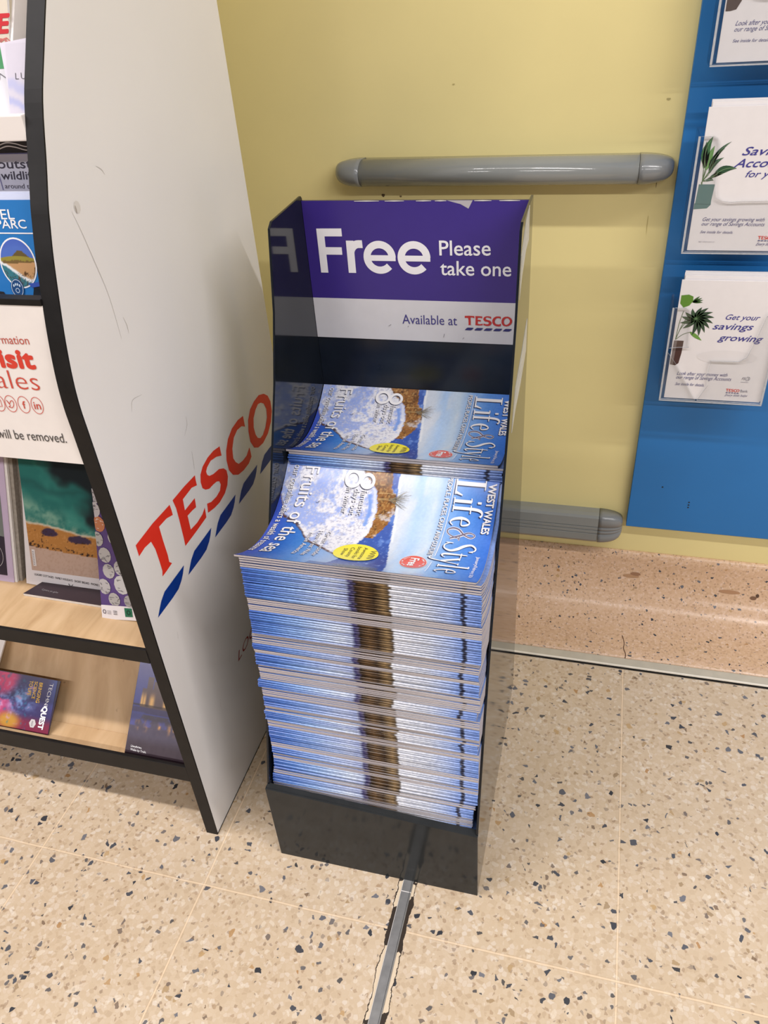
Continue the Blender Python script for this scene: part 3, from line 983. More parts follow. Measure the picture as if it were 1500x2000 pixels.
def mag_geo(mb, D, te, tm, sag, tilt, front, L=.297, NV=9):
    """One copy in local space: origin at its front-left bottom corner. Slots 0 cover, 1 spine, 2 pages."""
    v = np.linspace(0, 1, NV)
    w = 4 * v * (1 - v)
    zb = tilt * v - sag * w
    zt = zb + te + (tm - te) * w
    y = D * v
    xs = (0.0, L)
    bot = [[(x, a, b) for a, b in zip(y, zb)] for x in xs]
    top = [[(x, a, b) for a, b in zip(y, zt)] for x in xs]
    q = lambda A, B: [A[0][i] for i in range(NV)] + [A[1][i] for i in range(NV)]
    strip = [(i, i + 1, NV + i + 1, NV + i) for i in range(NV - 1)]
    mb.add(bot[0] + bot[1], [f[::-1] for f in strip][:], 0)
    mb.add(top[0] + top[1], strip, 0)
    for k in (0, 1):
        mb.add(bot[k] + top[k], strip, 2)
    t0 = te
    if front == 'S':
        pr = [(0, 0), (-.0010, .18 * t0), (-.0015, .5 * t0), (-.0010, .82 * t0), (0, t0)]
        slot = 1
    else:
        pr = [(0, 0), (.0003, .10 * t0), (0.0, .5 * t0), (.0003, .90 * t0), (0, t0)]
        slot = 2
    n = len(pr)
    mb.add([(x, a, b) for x in xs for a, b in pr], [(i, n + i, n + i + 1, i + 1) for i in range(n - 1)], slot)
    mb.add([(0, D, zb[-1]), (L, D, zb[-1]), (L, D, zt[-1]), (0, D, zt[-1])], [(0, 1, 2, 3)], 2 if front == 'S' else 1)


ONES = ['', 'first', 'second', 'third', 'fourth', 'fifth', 'sixth', 'seventh', 'eighth', 'ninth', 'tenth', 'eleventh', 'twelfth', 'thirteenth', 'fourteenth',
        'fifteenth', 'sixteenth', 'seventeenth', 'eighteenth', 'nineteenth']
TENS = {2: 'twent', 3: 'thirt', 4: 'fort', 5: 'fift', 6: 'sixt', 7: 'sevent', 8: 'eight', 9: 'ninet'}


def ordinal(n):
    if n >= 100:
        return 'hundredth' if n == 100 else 'hundred and ' + ordinal(n - 100)
    if n < 20:
        return ONES[n]
    return TENS[n // 10] + ('ieth' if n % 10 == 0 else 'y-' + ONES[n % 10])


RUNS = [('P', 5, -0.3981), ('S', 14, -0.3972), ('P', 6, -0.3961), ('S', 11, -0.3959), ('P', 5, -0.3986), ('S', 3, -0.3993), ('P', 2, -0.3985), ('S', 6, -0.3982),
        ('P', 8, -0.3948), ('S', 4, -0.4002), ('P', 5, -0.3953), ('S', 5, -0.3941), ('P', 3, -0.396), ('S', 5, -0.3983), ('P', 4, -0.3928), ('S', 9, -0.3908),
        ('P', 3, -0.3925), ('S', 4, -0.392), ('P', 3, -0.3942), ('S', 6, -0.3965), ('P', 4, -0.3996), ('S', 5, -0.4025), ('P', 5, -0.4035), ('S', 3, -0.4040), ('P', 2, -0.3928)]
Z0, ZT, SAG, TILT = .1290, .563, .040, .016
seq = []
for t_, n_, x_ in RUNS:
    for k in range(n_):
        seq.append((t_, x_, k, n_))
N = len(seq)
PITCH = (ZT - Z0) / N
PITCH_M = (ZT + TILT / 2 - SAG - Z0) / N


def cover_paint(u, v):
    """Painted winter shore: blue bay, snowy field, brown bank with trees, pale sky (u along the copy, v front to back)."""
    n1 = vnoise(u * 9, v * 6, 1)
    n2 = vnoise(u * 70, v * 48, 2, 3)
    n3 = vnoise(u * 26, v * 20, 3)
    n4 = vnoise(u * 160, v * 110, 4, 2)
    edge = np.interp(u, [0, .006, .05, .119, .158, .202, .257, .31, .358, .40], [.84, .79, .645, .591, .531, .427, .387, .332, .289, .26]) + .012 * n3
    bl = np.interp(v, [0, .435, .564, .72, .766, .892, .998, 1.05], [.36, .431, .466, .474, .475, .454, .377, .36]) + .006 * n2
    br = np.interp(v, [0, .547, .654, .778, .84, .928, 1.03], [.44, .50, .536, .559, .55, .519, .516]) + .010 * n2
    hl = np.interp(v, [0, .128, .403, .574, .735, .923, 1.03], [.625, .618, .583, .567, .558, .548, .549]) + .004 * n3
    # snow
    c = np.tile(np.array([232., 232, 238]), (len(u), 1))
    c = blend(c, .85 * sstep(n1 + .55 * n2 + .25 * sstep(u, .2, 0), -.05, .45), (146, 168, 232))
    c = blend(c, .5 * sstep(vnoise(u * 16, v * 10, 8), .25, .6), (128, 152, 228))
    c = blend(c, .55 * sstep(n4, .12, .5), (112, 116, 156))
    c = blend(c, .5 * sstep(n4 + n1 * .3, .3, .7), (246, 244, 244))
    # bay
    bay = np.stack([np.interp(u, [0, .1, .2, .3, .36], [62, 50, 72, 138, 150]), np.interp(u, [0, .1, .2, .3, .36], [84, 102, 132, 172, 176]), np.interp(u, [0, .1, .2, .3, .36], [186, 190, 206, 220, 214])], 1)
    m = ((v < edge) & (u < .40)).astype(float)[:, None]
    c = c * (1 - m) + bay * m
    c = blend(c, 1.1 * sstep(np.abs(v - edge), .016, .006) * (u < .37) * (.6 + n2), (88, 56, 40))
    # lake and bank
    lake = ((u > bl) & (u < hl)).astype(float)
    c = blend(c, lake, (62, 92, 172))
    c = blend(c, lake * sstep(n3, .1, .4) * .6, (120, 156, 222))
    c = blend(c, lake * sstep(v, .5, .2) * .6, (40, 66, 140))
    c = blend(c, lake * sstep(n2, .35, .6) * .5, (176, 196, 234))
    bank = ((u > bl) & (u < br) & (v > .52)).astype(float)
    c = blend(c, bank, (146, 98, 52))
    c = blend(c, bank * sstep(n2, 0, .4) * .8, (84, 54, 34))
    c = blend(c, bank * sstep(n4, .1, .5) * .7, (196, 156, 92))
    c = blend(c, bank * sstep(n3, .2, .45) * sstep(u, .47, .49) * .8, (214, 214, 228))
    # shore rim left of the bank
    c = blend(c, .7 * sstep(np.abs(u - bl + .012), .012, .003) * (v > .44) * (v < .9), (236, 236, 240))
    c = blend(c, .9 * sstep(np.abs(u - bl + .034), .012, .004) * (v > .62) * (v < .86), (120, 156, 226))
    # sky
    sky = np.stack([np.interp(u, [.55, .60, .66, .73, .80, .88, 1], [208, 206, 178, 196, 130, 88, 60]), np.interp(u, [.55, .60, .66, .73, .80, .88, 1], [214, 216, 206, 214, 172, 142, 112]),
                    np.interp(u, [.55, .60, .66, .73, .80, .88, 1], [226, 230, 240, 232, 228, 218, 206])], 1)
    m = (u >= hl).astype(float)[:, None]
    c = c * (1 - m) + sky * m
    cl = vnoise(u * 14 - v * 2, v * 3, 12)
    c = blend(c, m[:, 0] * .55 * sstep(cl, .05, .5) * sstep(u, .95, .7), (222, 224, 230))
    c = blend(c, m[:, 0] * .4 * sstep(cl, -.05, -.5) * sstep(u, .9, .6), (150, 190, 240))
    c = blend(c, m[:, 0] * sstep(np.abs(u - hl - .008), .008, .002) * .7 * (v > .5), (236, 238, 240))
    low = ((v < .10) & (u > .3) & (u < .6)).astype(float)
    c = blend(c, low * .6, (66, 82, 130))
    return np.clip(c + 7 * n4[:, None], 0, 255)


# serif masthead glyphs: strokes in cap-height units, (x, y, width per point)
def masthead(mb, fn, col, dx=0.0, dy=0.0):
    BU, CAPU, SV = .811, .134, .198      # baseline u, cap height in u, metres per unit of v
    mu = .297

    def ink(pts, w, n=6, smooth=True):
        # pts in (v, h) with h as a fraction of the cap height -> metric plane for even pen width
        P = [((1.03 - a) * SV, h * CAPU * mu) for a, h in pts]
        g = lambda x, y: fn(BU + dy + y / mu, 1.03 - x / SV + dx)
        stroke(mb, P, [k * .001 for k in w] if hasattr(w, '__len__') else w * .001, g, col, smooth, n=n)
    TH, TK = 1.5, 4.6
    # L
    ink([(.975, .02), (.975, .98)], TK, smooth=False)
    ink([(1.000, .98), (.945, .98)], TH, smooth=False)
    ink([(1.000, .02), (.910, .02)], TH * 1.3, smooth=False)
    ink([(.922, .02), (.905, .26)], [3.4, 1.4], smooth=False)
    # i
    ink([(.868, .02), (.868, .60)], TK * .85, smooth=False)
    ink([(.890, .02), (.848, .02)], TH, smooth=False)
    ink([(.890, .585), (.866, .60)], TH, smooth=False)
    ink([(.872, .86), (.858, .86)], 5.0, smooth=False)
    # f
    ink([(.822, .02), (.822, .70), (.812, .93), (.790, .99), (.772, .93)], [TK * .85, TK * .85, 3.6, 1.8, 3.2])
    ink([(.842, .02), (.798, .02)], TH, smooth=False)
    ink([(.845, .60), (.790, .60)], TH, smooth=False)
    # e
    ink([(.752, .36), (.704, .38), (.708, .56), (.726, .63), (.748, .52), (.755, .32), (.744, .10), (.722, .00), (.700, .10)], [1.3, 1.6, 3.0, 1.5, 3.0, 4.2, 3.2, 1.6, 1.2])
    # S
    ink([(.478, .94), (.480, .82), (.492, .97), (.520, .99), (.545, .84), (.530, .62), (.496, .42), (.478, .22), (.498, .02), (.530, .00), (.552, .14), (.553, .26), (.556, .03)],
        [1.2, 1.2, 2.0, 2.0, 3.2, 4.4, 5.0, 3.8, 2.0, 1.8, 1.4, 1.2, 1.2], 8)
    # t
    ink([(.440, .80), (.440, .18), (.430, .02), (.410, .04), (.402, .12)], [1.6, 4.0, 3.2, 1.4, 1.0])
    ink([(.456, .61), (.408, .61)], TH, smooth=False)
    # y
    ink([(.392, .60), (.352, .04)], [4.2, 3.6], smooth=False)
    ink([(.326, .60), (.352, .02), (.366, -.26), (.382, -.36), (.398, -.28)], [1.4, 1.8, 2.2, 2.0, 3.0])
    ink([(.404, .60), (.376, .60)], TH, smooth=False)
    ink([(.338, .60), (.314, .60)], TH, smooth=False)
    # l
    ink([(.286, .02), (.286, .97)], TK * .85, smooth=False)
    ink([(.306, .02), (.266, .02)], TH, smooth=False)
    ink([(.306, .945), (.284, .97)], TH, smooth=False)
    # e
    ink([(.228, .36), (.176, .38), (.180, .56), (.200, .63), (.224, .52), (.231, .32), (.218, .10), (.196, .00), (.172, .10)], [1.3, 1.6, 3.0, 1.5, 3.0, 4.2, 3.2, 1.6, 1.2])


def ampersand(mb, fn, col, k=1.0):
    BU, CAPU, SV, mu = .811, .134, .198, .297
    P = [(.592, .10), (.622, .42), (.648, .66), (.640, .84), (.622, .86), (.610, .74), (.632, .52), (.668, .34), (.678, .14), (.660, -.02), (.630, .02), (.606, .22), (.596, .40)]
    W = np.array([2.6, 3.0, 2.2, 1.6, 1.6, 2.0, 2.2, 2.6, 2.8, 1.8, 1.6, 1.6, 1.4]) * k
    stroke(mb, [((1.03 - a) * SV, h * CAPU * mu) for a, h in P], list(W * .001), lambda x, y: fn(BU + y / mu, 1.03 - x / SV), col)
    stroke(mb, [((1.03 - a) * SV, h * CAPU * mu) for a, h in ((.618, .40), (.578, .40))], .0011 * k, lambda x, y: fn(BU + y / mu, 1.03 - x / SV), col, smooth=False)


def front_cover(mb, S):
    """Cover art and lettering of the magazine on the bent sheet S(u, v, lift)."""
    base = lambda a, b: S(a, b, .0004)
    picture(mb, base, 0, 0, 1, 1.03, 220, 150, lambda s, t: cover_paint(s, t * 1.03))
    L1 = lambda a, b: S(a, b, .0008)
    L2 = lambda a, b: S(a, b, .0012)
    L3 = lambda a, b: S(a, b, .0016)
    DK, DKB = lin((40, 52, 92)), lin((70, 72, 92))
    lim = .012

    def T(s, a, b, c, col=WHITE, bold=0.0, sh=0.0, shadow=DKB, sd=.004, **k):
        if shadow is not None:
            o = np.array((-sd * .75, -sd))
            letters(mb, s, L1, np.array(a) + o, np.array(b) + o, np.array(c) + o, shadow, bold, sh, lim=lim, **k)
        letters(mb, s, L2, a, b, c, col, bold, sh, lim=lim, **k)
    masthead(mb, L1, DK, -.005, -.004)
    masthead(mb, L2, WHITE)
    ampersand(mb, L1, WHITE, 1.55)
    ampersand(mb, L2, lin((112, 104, 128)), .85)
    T('WEST WALES', (.958, .983), (.952, .652), (.990, .985), WHITE, .03, shadow=DK)
    for a, b in (((.806, 1.009), (.785, .401)), ((.782, .318), (.778, .152))):
        stroke(mb, [tuple(np.array(a) * (1 - t) + np.array(b) * t) for t in np.linspace(0, 1, 14)], .0026, L2, WHITE, smooth=False)
    T('PEOPLE, PLACES, CRAFT AND CULTURE', (.775, 1.006), (.752, .409), (.795, 1.006), WHITE, .012, shadow=DK, sd=.003)
    T('January/February 2024', (.958, .440), (.956, .122), (.972, .440), WHITE, .01, shadow=None)
    # red roundel
    tri_poly(mb, ell(.709, .284, .0580, .0960), L1, lin((236, 226, 226)), lim=lim)
    tri_poly(mb, ell(.709, .284, .0550, .0910), L2, lin((222, 92, 76)), lim=lim)
    letters(mb, 'Free', L3, (.692, .342), (.692, .222), (.728, .342), WHITE, .03, lim=lim)
    for s_, r, a0, sg in (('PICK ME UP', .82, 1.0, 1), ('TAKE ME HOME', .82, 1.0, -1)):
        for i, ch in enumerate(s_):
            if ch == ' ':
                continue
            ph = (i - (len(s_) - 1) / 2) * .17
            # along the rim, tops outward on the right arc, inward on the left arc
            cu_, cv_ = .709 + sg * .0555 * r * math.cos(ph), .284 - .092 * r * math.sin(ph)
            tv = np.array((-.055 * math.sin(ph) * sg, -.092 * math.cos(ph)))
            tv = tv / np.linalg.norm(tv) * .010
            upv = np.array((.0075 * math.cos(ph), -.010 * math.sin(ph) * sg))
            c0 = np.array((cu_, cv_)) - tv / 2 - upv / 2
            letters(mb, ch, L3, c0, c0 + tv, c0 + upv, WHITE, .01)
    # yellow oval
    tri_poly(mb, ell(.454, .320, .0985, .1180), L2, lin((238, 226, 66)), lim=lim)
    for s_, u0, w in (('WIN', .512, .060), ('Awesome', .478, .085), ('books for', .450, .085), ('County', .422, .070), ('Show', .394, .050)):
        letters(mb, s_, L3, (u0, .320 + w), (u0, .320 - w), (u0 + (.026 if s_ == 'WIN' else .017), .320 + w), lin((96, 90, 50)), lim=lim)
    # feature lines
    for k, (lay, col, o) in enumerate(((L1, DKB, (-.003, -.005)), (L2, WHITE, (0, 0)))):
        o = np.array(o)
        tri_poly(mb, ell(.334 + o[0], .945 + o[1], .0400, .0560), lay, col, holes=[ell(.334 + o[0], .945 + o[1], .0265, .0370)[::-1]], lim=lim)
        tri_poly(mb, ell(.404 + o[0], .938 + o[1], .0360, .0500), lay, col, holes=[ell(.404 + o[0], .938 + o[1], .0225, .0310)[::-1]], lim=lim)
    T('fantastic', (.386, .882), (.386, .700), (.412, .882), WHITE, .004, shadow=DKB)
    T('days out', (.351, .888), (.351, .700), (.377, .888), WHITE, .004, shadow=DKB)
    T('in winter', (.312, .888), (.312, .706), (.338, .888), WHITE, .004, shadow=DKB)
    T('Fruits of the sea', (.098, 1.000), (.054, .178), (.166, 1.004), WHITE, .006, shadow=DKB)
    T('our coastline offers a wealth of treasures', (.040, 1.000), (.004, .175), (.072, 1.002), WHITE, 0, shadow=DKB, sd=.003)
    T('Great wonder', (.281, .535), (.279, .205), (.303, .535), WHITE, 0, shadow=DKB, sd=.003)
    T('How West Wales', (.243, .535), (.234, .200), (.265, .535), WHITE, 0, shadow=DKB, sd=.003)
    T('made America', (.205, .507), (.192, .205), (.227, .507), WHITE, 0, shadow=DKB, sd=.003)
    # bare trees on the bank and a gull
    r = random.Random(3)
    for k in range(46):
        a = r.uniform(-.9, .9)
        l = r.uniform(.045, .085)
        p0 = (.535 + r.uniform(-.02, .01), .836 + r.uniform(-.012, .012))
        p1 = (p0[0] + l * math.cos(a * .7), p0[1] + l * 1.1 * math.sin(a))
        stroke(mb, [p0, ((p0[0] + p1[0]) / 2, (p0[1] + p1[1]) / 2 + r.uniform(-.006, .006)), p1], [.0014, .0006], L1, lin(r.choice(((122, 112, 96), (92, 84, 70), (164, 150, 120)))), n=3)
    for q in (.828, .836, .700, .712, .872):
        stroke(mb, [(.468, q), (.50, q + .004), (.545, q + .002)], [.004, .002], L1, lin((206, 176, 120)), n=3)
    stroke(mb, [(.180, .772), (.188, .766), (.194, .778), (.200, .782)], .0022, L1, lin((44, 40, 48)))


def sheet(x0, x1, yf, yb, zf, zb, sg):
    def S(u, v, lift=0.0):
        w = v / 1.03
        return (x0 + (x1 - x0) * u, yf + (yb - yf) * v, zf + (zb - zf) * w - sg * 4 * w * (1 - w) + lift)
    return S


GF = 'free magazines in the front stack'
for i in range(N):                     # i counts from the top
    kind, x, k, n_ = seq[i]
    t = 1 - (i + 1) / N               # 0 at the bottom
    tt = 1 - i / N
    sag_b, sag_t = SAG * t, SAG * tt
    D = .2045 - .0080 * t
    zb = Z0 + PITCH * (N - 1 - i)
    yf = .6255 + .0365 * t + random.uniform(-.0009, .0009)
    xo = max(x + random.uniform(-.0006, .0006), -.4046)
    if xo + .297 > -.0995:
        xo = -.0995 - .297
    te = PITCH * .78
    tm = (PITCH_M) * .90
    if i == 0:
        xo, yf = -.4046, .662
    o_name = 'magazine'
    side = 'page edges facing out' if kind == 'P' else 'coloured spine facing out'
    if i == 0:
        lab = 'top magazine of the front stack, its whole blue cover showing'
        th = thing('magazine', lab, 'magazine', (xo, yf, zb), GF)
        mb = MB()
        mag_geo(mb, D, te, tm, sag_b, TILT * t, kind, NV=41)
        mb.v = [(p[0] + xo, p[1] + yf, p[2] + zb) for p in mb.v]
        mb.build('page_block', ['mag_cover', 'spine', 'pages'], th, fix=False)
        mb = MB()
        front_cover(mb, sheet(xo, xo + .297, .662, .662 + D / 1.03, zb + te, zb + te + TILT * t, sag_b - (tm - te)))
        mb.build('front_cover', ['print'], th, fix=False)
        continue
    lab = 'glossy magazine %s from the top of the front stack, %s' % (ordinal(i + 1), side)
    if len(lab.split()) > 16:
        lab = 'magazine %s from the top of the front stack, %s' % (ordinal(i + 1), side)
    mb = MB()
    mag_geo(mb, D, te, tm, sag_b, TILT * t, kind)
    o = mb.build(o_name, ['mag_cover', 'spine', 'pages'], None, origin=(0, 0, 0), fix=False)
    o.location = (xo, yf, zb)
    tag(o, lab, 'magazine', GF)

# rear stack
GR = 'free magazines in the rear stack'
NR = 136
ZTR, SAGR, TILTR = .598, .030, .014
PR = (ZTR - Z0) / NR
PRM = (ZTR + TILTR / 2 - SAGR - Z0) / NR
protos = {}
for i in range(NR):
    t = 1 - (i + 1) / NR
    top = i < 8
    kind = 'S' if 1 < i < 6 or (i // 6) % 2 else 'P'
    xo = -.4012 + random.uniform(-.0025, .0025) if i else -.4042
    yf = .8445 + .0095 * t if i > 4 else .8545 - (.0006 * i)
    D = 1.0275 - yf
    zb = Z0 + PR * (NR - 1 - i)
    if i == 0:
        th = thing('magazine', 'top magazine of the rear stack, cover showing beneath the sign', 'magazine', (xo, yf, zb), GR)
        mb = MB()
        mag_geo(mb, D, PR * .9, PRM * .9, SAGR * t, TILTR * t, 'P', L=.2935, NV=41)
        mb.v = [(p[0] + xo, p[1] + yf, p[2] + zb) for p in mb.v]
        mb.build('page_block', ['mag_cover', 'spine', 'pages'], th, fix=False)
        mb = MB()
        front_cover(mb, sheet(xo, xo + .2935, yf, yf + D / 1.03, zb + PR * .9, zb + PR * .9 + TILTR * t, SAGR * t - (PRM - PR) * .9))
        mb.build('front_cover', ['print'], th, fix=False)
        continue
    mb = MB()
    mag_geo(mb, D, PR * .88, PRM * .93, SAGR * t, TILTR * t, kind)
    o = mb.build('magazine', ['mag_cover', 'spine', 'pages'], None, origin=(0, 0, 0), fix=False)
    o.location = (xo, yf, zb)
    tag(o, 'magazine %s from the top of the rear stack, behind the front stack' % ordinal(i + 1), 'magazine', GR)

# ------------------------------------------------------------------ leaflet rack
PXR, PXL = -.5225, -.541
rk = thing('leaflet_rack', 'tall white leaflet rack with curved black-edged side and plywood shelves', 'leaflet rack', (-.95, .87, 0))
front = [(.6165, 0), (.618, .13), (.619, .28), (.6195, .41), (.621, .53), (.6215, .66), (.6205, .74), (.620, .775), (.6228, .807), (.6298, .845), (.6382, .879), (.6466, .910),
         (.6525, .930), (.6612, .955), (.6668, .970), (.6814, 1.003), (.7021, 1.0525), (.7255, 1.0925), (.7484, 1.130), (.776, 1.172), (.800, 1.212), (.825, 1.262), (.845, 1.32), (.855, 1.40), (.86, 1.62)]
front = [tuple(p) for p in spline(front, 4)]
side = front + [(1.115, 1.62), (1.115, 0)]


def side_panel(xa, xb, logo):
    mb = MB()
    mb.prism([(a + .0012 if i < len(front) else a, b) for i, (a, b) in enumerate(side)], lambda a, b, c: (c, a, b), xa, xb)
    if logo:
        fnp = lambda a, b: (xb + .0003, a, b)
        shop_logo(mb, fnp, (.6397, .5015), (.6397 + .435, .5015), (.6397, .5015 + .077), lin((222, 50, 34)), lin((0, 52, 140)), mat=1)
        letters(mb, 'LOCAL', fnp, (.795, .2165), (.905, .2165), (.799, .2330), lin((150, 40, 40)), 0, .2, mat=1)
        # scuffs and scratches
        for q in ([(.760, .985), (.768, .980), (.772, .974)], [(.7370, .8300), (.7400, .8190), (.7395, .8100)], [(.7050, .7265), (.7120, .7380), (.7330, .7350)],
                  [(.800, .640), (.8120, .650), (.8140, .662)], [(.8080, .612), (.8060, .594), (.8040, .585)], [(.700, .955), (.7060, .935), (.7140, .900), (.722, .86), (.7235, .81)],
                  [(.716, .1960), (.7210, .2080)], [(.770, .2420), (.7790, .2590)], [(.700, .060), (.7040, .072)], [(.665, .395), (.668, .405)]):
            stroke(mb, q, [.0003, .0009, .0003], fnp, lin((188, 184, 180)), mat=1, n=4)
        tri_poly(mb, ell(.7105, .9565, .0055, .0062, 9), fnp, lin((212, 208, 203)), mat=1)
        tri_poly(mb, ell(.7075, .9550, .0012, .0042, 7), lambda a, b: (xb + .0004, a, b), lin((168, 160, 152)), mat=1)
    o = mb.build('side_panel', ['white', 'print_matte'], rk, fix=False)
    # black edge band bent round the front
    mb = MB()
    f2 = [np.array(p) for p in front]
    n = len(f2)
    outer = [(p[0], p[1]) for p in f2]
    inner = [(p[0] + .0022, p[1]) for p in f2]
    vs = [(x, a, b) for x in (xa - .0004, xb + .0004) for L in (outer, inner) for a, b in L]
    fs = []
    for i in range(n - 1):
        fs += [(i, i + 1, 2 * n + i + 1, 2 * n + i), (n + i, 3 * n + i, 3 * n + i + 1, n + i + 1), (i, n + i, n + i + 1, i + 1), (2 * n + i, 2 * n + i + 1, 3 * n + i + 1, 3 * n + i)]
    mb.add(vs, fs)
    e = mb.build('edge_band', ['edge'], o, origin=tuple(o['_o']))
    e['label'] = 'scuffed black front edge'
    return o


side_panel(PXL, PXR, True)
mb = MB()
mb.box(PXL - .0005, .6175, 0, PXR + .0006, 1.1152, .0016)
mb.build('foot_strip', ['edge'], rk)
RX0, RX1 = -1.42, PXL - .0003
side_panel(RX0 - .0188, RX0 - .0003, False)


def rk_box(name, y0, z0, y1, z1, mat, bev=.0006):
    mb = MB()
    mb.box(RX0, y0, z0, RX1, y1, z1)
    return mb.build(name, [mat], rk, bevel=bev)


# bottom tray: plywood trough with a black front, board leaning back at 45 degrees
mb = MB()
mb.box(RX0, .6235, .140, RX1, .670, .146)
mb.prism([(.667, .140), (.674, .140), (.862, .362), (.862, .374)], lambda a, b, c: (c, a, b), RX0, RX1)
mb.build('bottom_tray', ['ply'], rk)
rk_box('tray_lip', .618, .132, .6235, .1665, 'edge')
# middle shelf
mb = MB()
mb.box(RX0, .6235, .3905, RX1, .90, .4125)
ms = mb.build('middle_shelf', ['ply'], rk)
mb = MB()
mb.box(RX0, .6185, .3895, RX1, .6235, .4140)
mb.build('shelf_edge', ['edge'], ms, origin=tuple(ms['_o']), bevel=.0006)
mb = MB()
mb.prism([(.770, .4125), (.780, .4125), (.868, .690), (.858, .690)], lambda a, b, c: (c, a, b), RX0, RX1)
mb.prism([(.852, .655), (.862, .655), (.868, .690), (.856, .690)], lambda a, b, c: (c, a - .006, b), RX0, RX1)
mb.build('leaning_back', ['ply'], rk)
# fascia sign
A, B_ = np.array((.622, .703)), np.array((.638, .880))
dv = (B_ - A) / np.linalg.norm(B_ - A)
nv = np.array((-dv[1], dv[0]))
mb = MB()
mb.prism([tuple(A), tuple(B_), tuple(B_ - nv * .012), tuple(A - nv * .012)], lambda a, b, c: (c, a, b), RX0, RX1, 0, lin((228, 221, 216)))
fa = lambda x, s: (x, *(A + dv * s + nv * .0004))
RD, GY = lin((206, 62, 46)), lin((70, 66, 64))
letters(mb, 'For more information', fa, (-.6780, .1350), (-.5690, .1368), (-.6780, .1440), lin((186, 84, 70)))
letters(mb, 'Visit', fa, (-.6370, .1105), (-.5700, .1108), (-.6370, .1300), RD, .05)
letters(mb, 'Wales', fa, (-.6670, .0862), (-.5712, .0858), (-.6670, .1075), lin((196, 74, 58)), -.012)
for i, cx in enumerate((-.6307, -.6152, -.5984, -.5815)):
    cz = .0680
    tri_poly(mb, ell(cx, cz, .0076, .0100, 28), fa, lin((196, 74, 58)), holes=[ell(cx, cz, .0069, .0093, 28)[::-1]])
    if i == 2:
        letters(mb, 'f', fa, (cx - .0018, cz - .0045), (cx + .0022, cz - .0045), (cx - .0018, cz + .0040), lin((196, 74, 58)), .01)
    elif i == 3:
        letters(mb, 'in', fa, (cx - .0040, cz - .0042), (cx + .0042, cz - .0042), (cx - .0040, cz + .0045), lin((196, 74, 58)), .01)
    elif i == 1:
        stroke(mb, [(cx - .0046, cz + .0040), (cx - .0015, cz + .0005), (cx + .0005, cz + .0030), (cx + .0032, cz + .0036), (cx + .0036, cz - .0005), (cx + .0005, cz - .0045), (cx - .0038, cz - .0036), (cx - .0015, cz - .0022), (cx - .0044, cz + .0038)], .0008, fa, lin((196, 74, 58)))
    else:
        stroke(mb, [(cx - .003, cz - .004), (cx - .003, cz + .004), (cx + .003, cz + .004), (cx + .003, cz - .004), (cx - .003, cz - .004)], .0008, fa, lin((196, 74, 58)), smooth=False)
letters(mb, 'Unauthorised leaflets will be removed.', fa, (-.7650, .0238), (-.5560, .0255), (-.7650, .0350), GY)
mb.build('sign_board', ['print_matte'], rk, fix=False)['label'] = 'white fascia board with red and black lettering'
rk_box('sign_cap', .6372, .8798, .6500, .8865, 'edge')
# upper tiers
rk_box('pocket_floor', .650, .785, .80, .797, 'white_gloss')
mb = MB()
mb.prism([(.762, .797), (.772, .797), (.812, 1.020), (.802, 1.020)], lambda a, b, c: (c, a, b), RX0, RX1)
mb.build('pocket_back', ['beige'], rk)
mb = MB()
mb.box(RX0, .692, 1.0215, RX1, .704, 1.0440)
mb.box(RX0, .704, 1.0215, RX1, .870, 1.0300)
mb.build('upper_ledge', ['white_gloss'], rk, bevel=.0012)
mb = MB()
mb.prism([(.858, 1.030), (.870, 1.030), (.925, 1.60), (.913, 1.60)], lambda a, b, c: (c, a, b), RX0, RX1)
mb.build('upper_back', ['beige'], rk)
for x in (-.5905, -.7060):
    mb = MB()
    mb.prism([(.7315, 1.0302), (.850, 1.0302), (.868, 1.165), (.835, 1.165), (.795, 1.1317)], lambda a, b, c: (c, a, b), x - .0016, x + .0016)
    mb.build('divider', ['white_gloss'], rk, bevel=.0005)
rk_box('back_board', 1.085, .02, 1.1148, 1.60, 'white', 0)


# ------------------------------------------------------------------ leaflets and brochures on the rack
class Plane:
    """A leaning sheet: x along the shelf, s up the slope from (y0, z0) towards (y1, z1)."""
    def __init__(s, a, b):
        s.a = np.array(a, float)
        d = np.array(b, float) - s.a
        s.d = d / np.linalg.norm(d)
        s.n = np.array((-s.d[1], s.d[0]))

    def __call__(s, x, t, lift=0.0):
        p = s.a + s.d * t + s.n * lift
        return (x, p[0], p[1])

    def slab(s, mb, quad, thick, mat=0, col=(1, 1, 1), top=0.0, side=None):
        """quad of (x, s) corners, its front face at lift=top, going back by thick."""
        mb.prism(quad, lambda a, b, c: s(a, b, c), top - thick, top, mat, col, side=side)


GLR = 'leaflets and brochures on the rack'


def lf(P, quad, thick, label, col, printer=None, name='leaflet', cat='leaflet', lift=0.0, mats=('print', 'paper'), side=1):
    mb = MB()
    P.slab(mb, quad, thick, 0, lin(col), lift, side)
    if printer:
        printer(mb, lambda a, b, k=1: P(a, b, lift + .0003 * k))
    o = mb.build(name, list(mats), None, origin=P(*quad[0]), fix=False)
    return tag(o, label, cat, GLR)


# blue seaside park leaflets in the pocket behind the fascia
PB = Plane((.662, .80), (.70, .99))


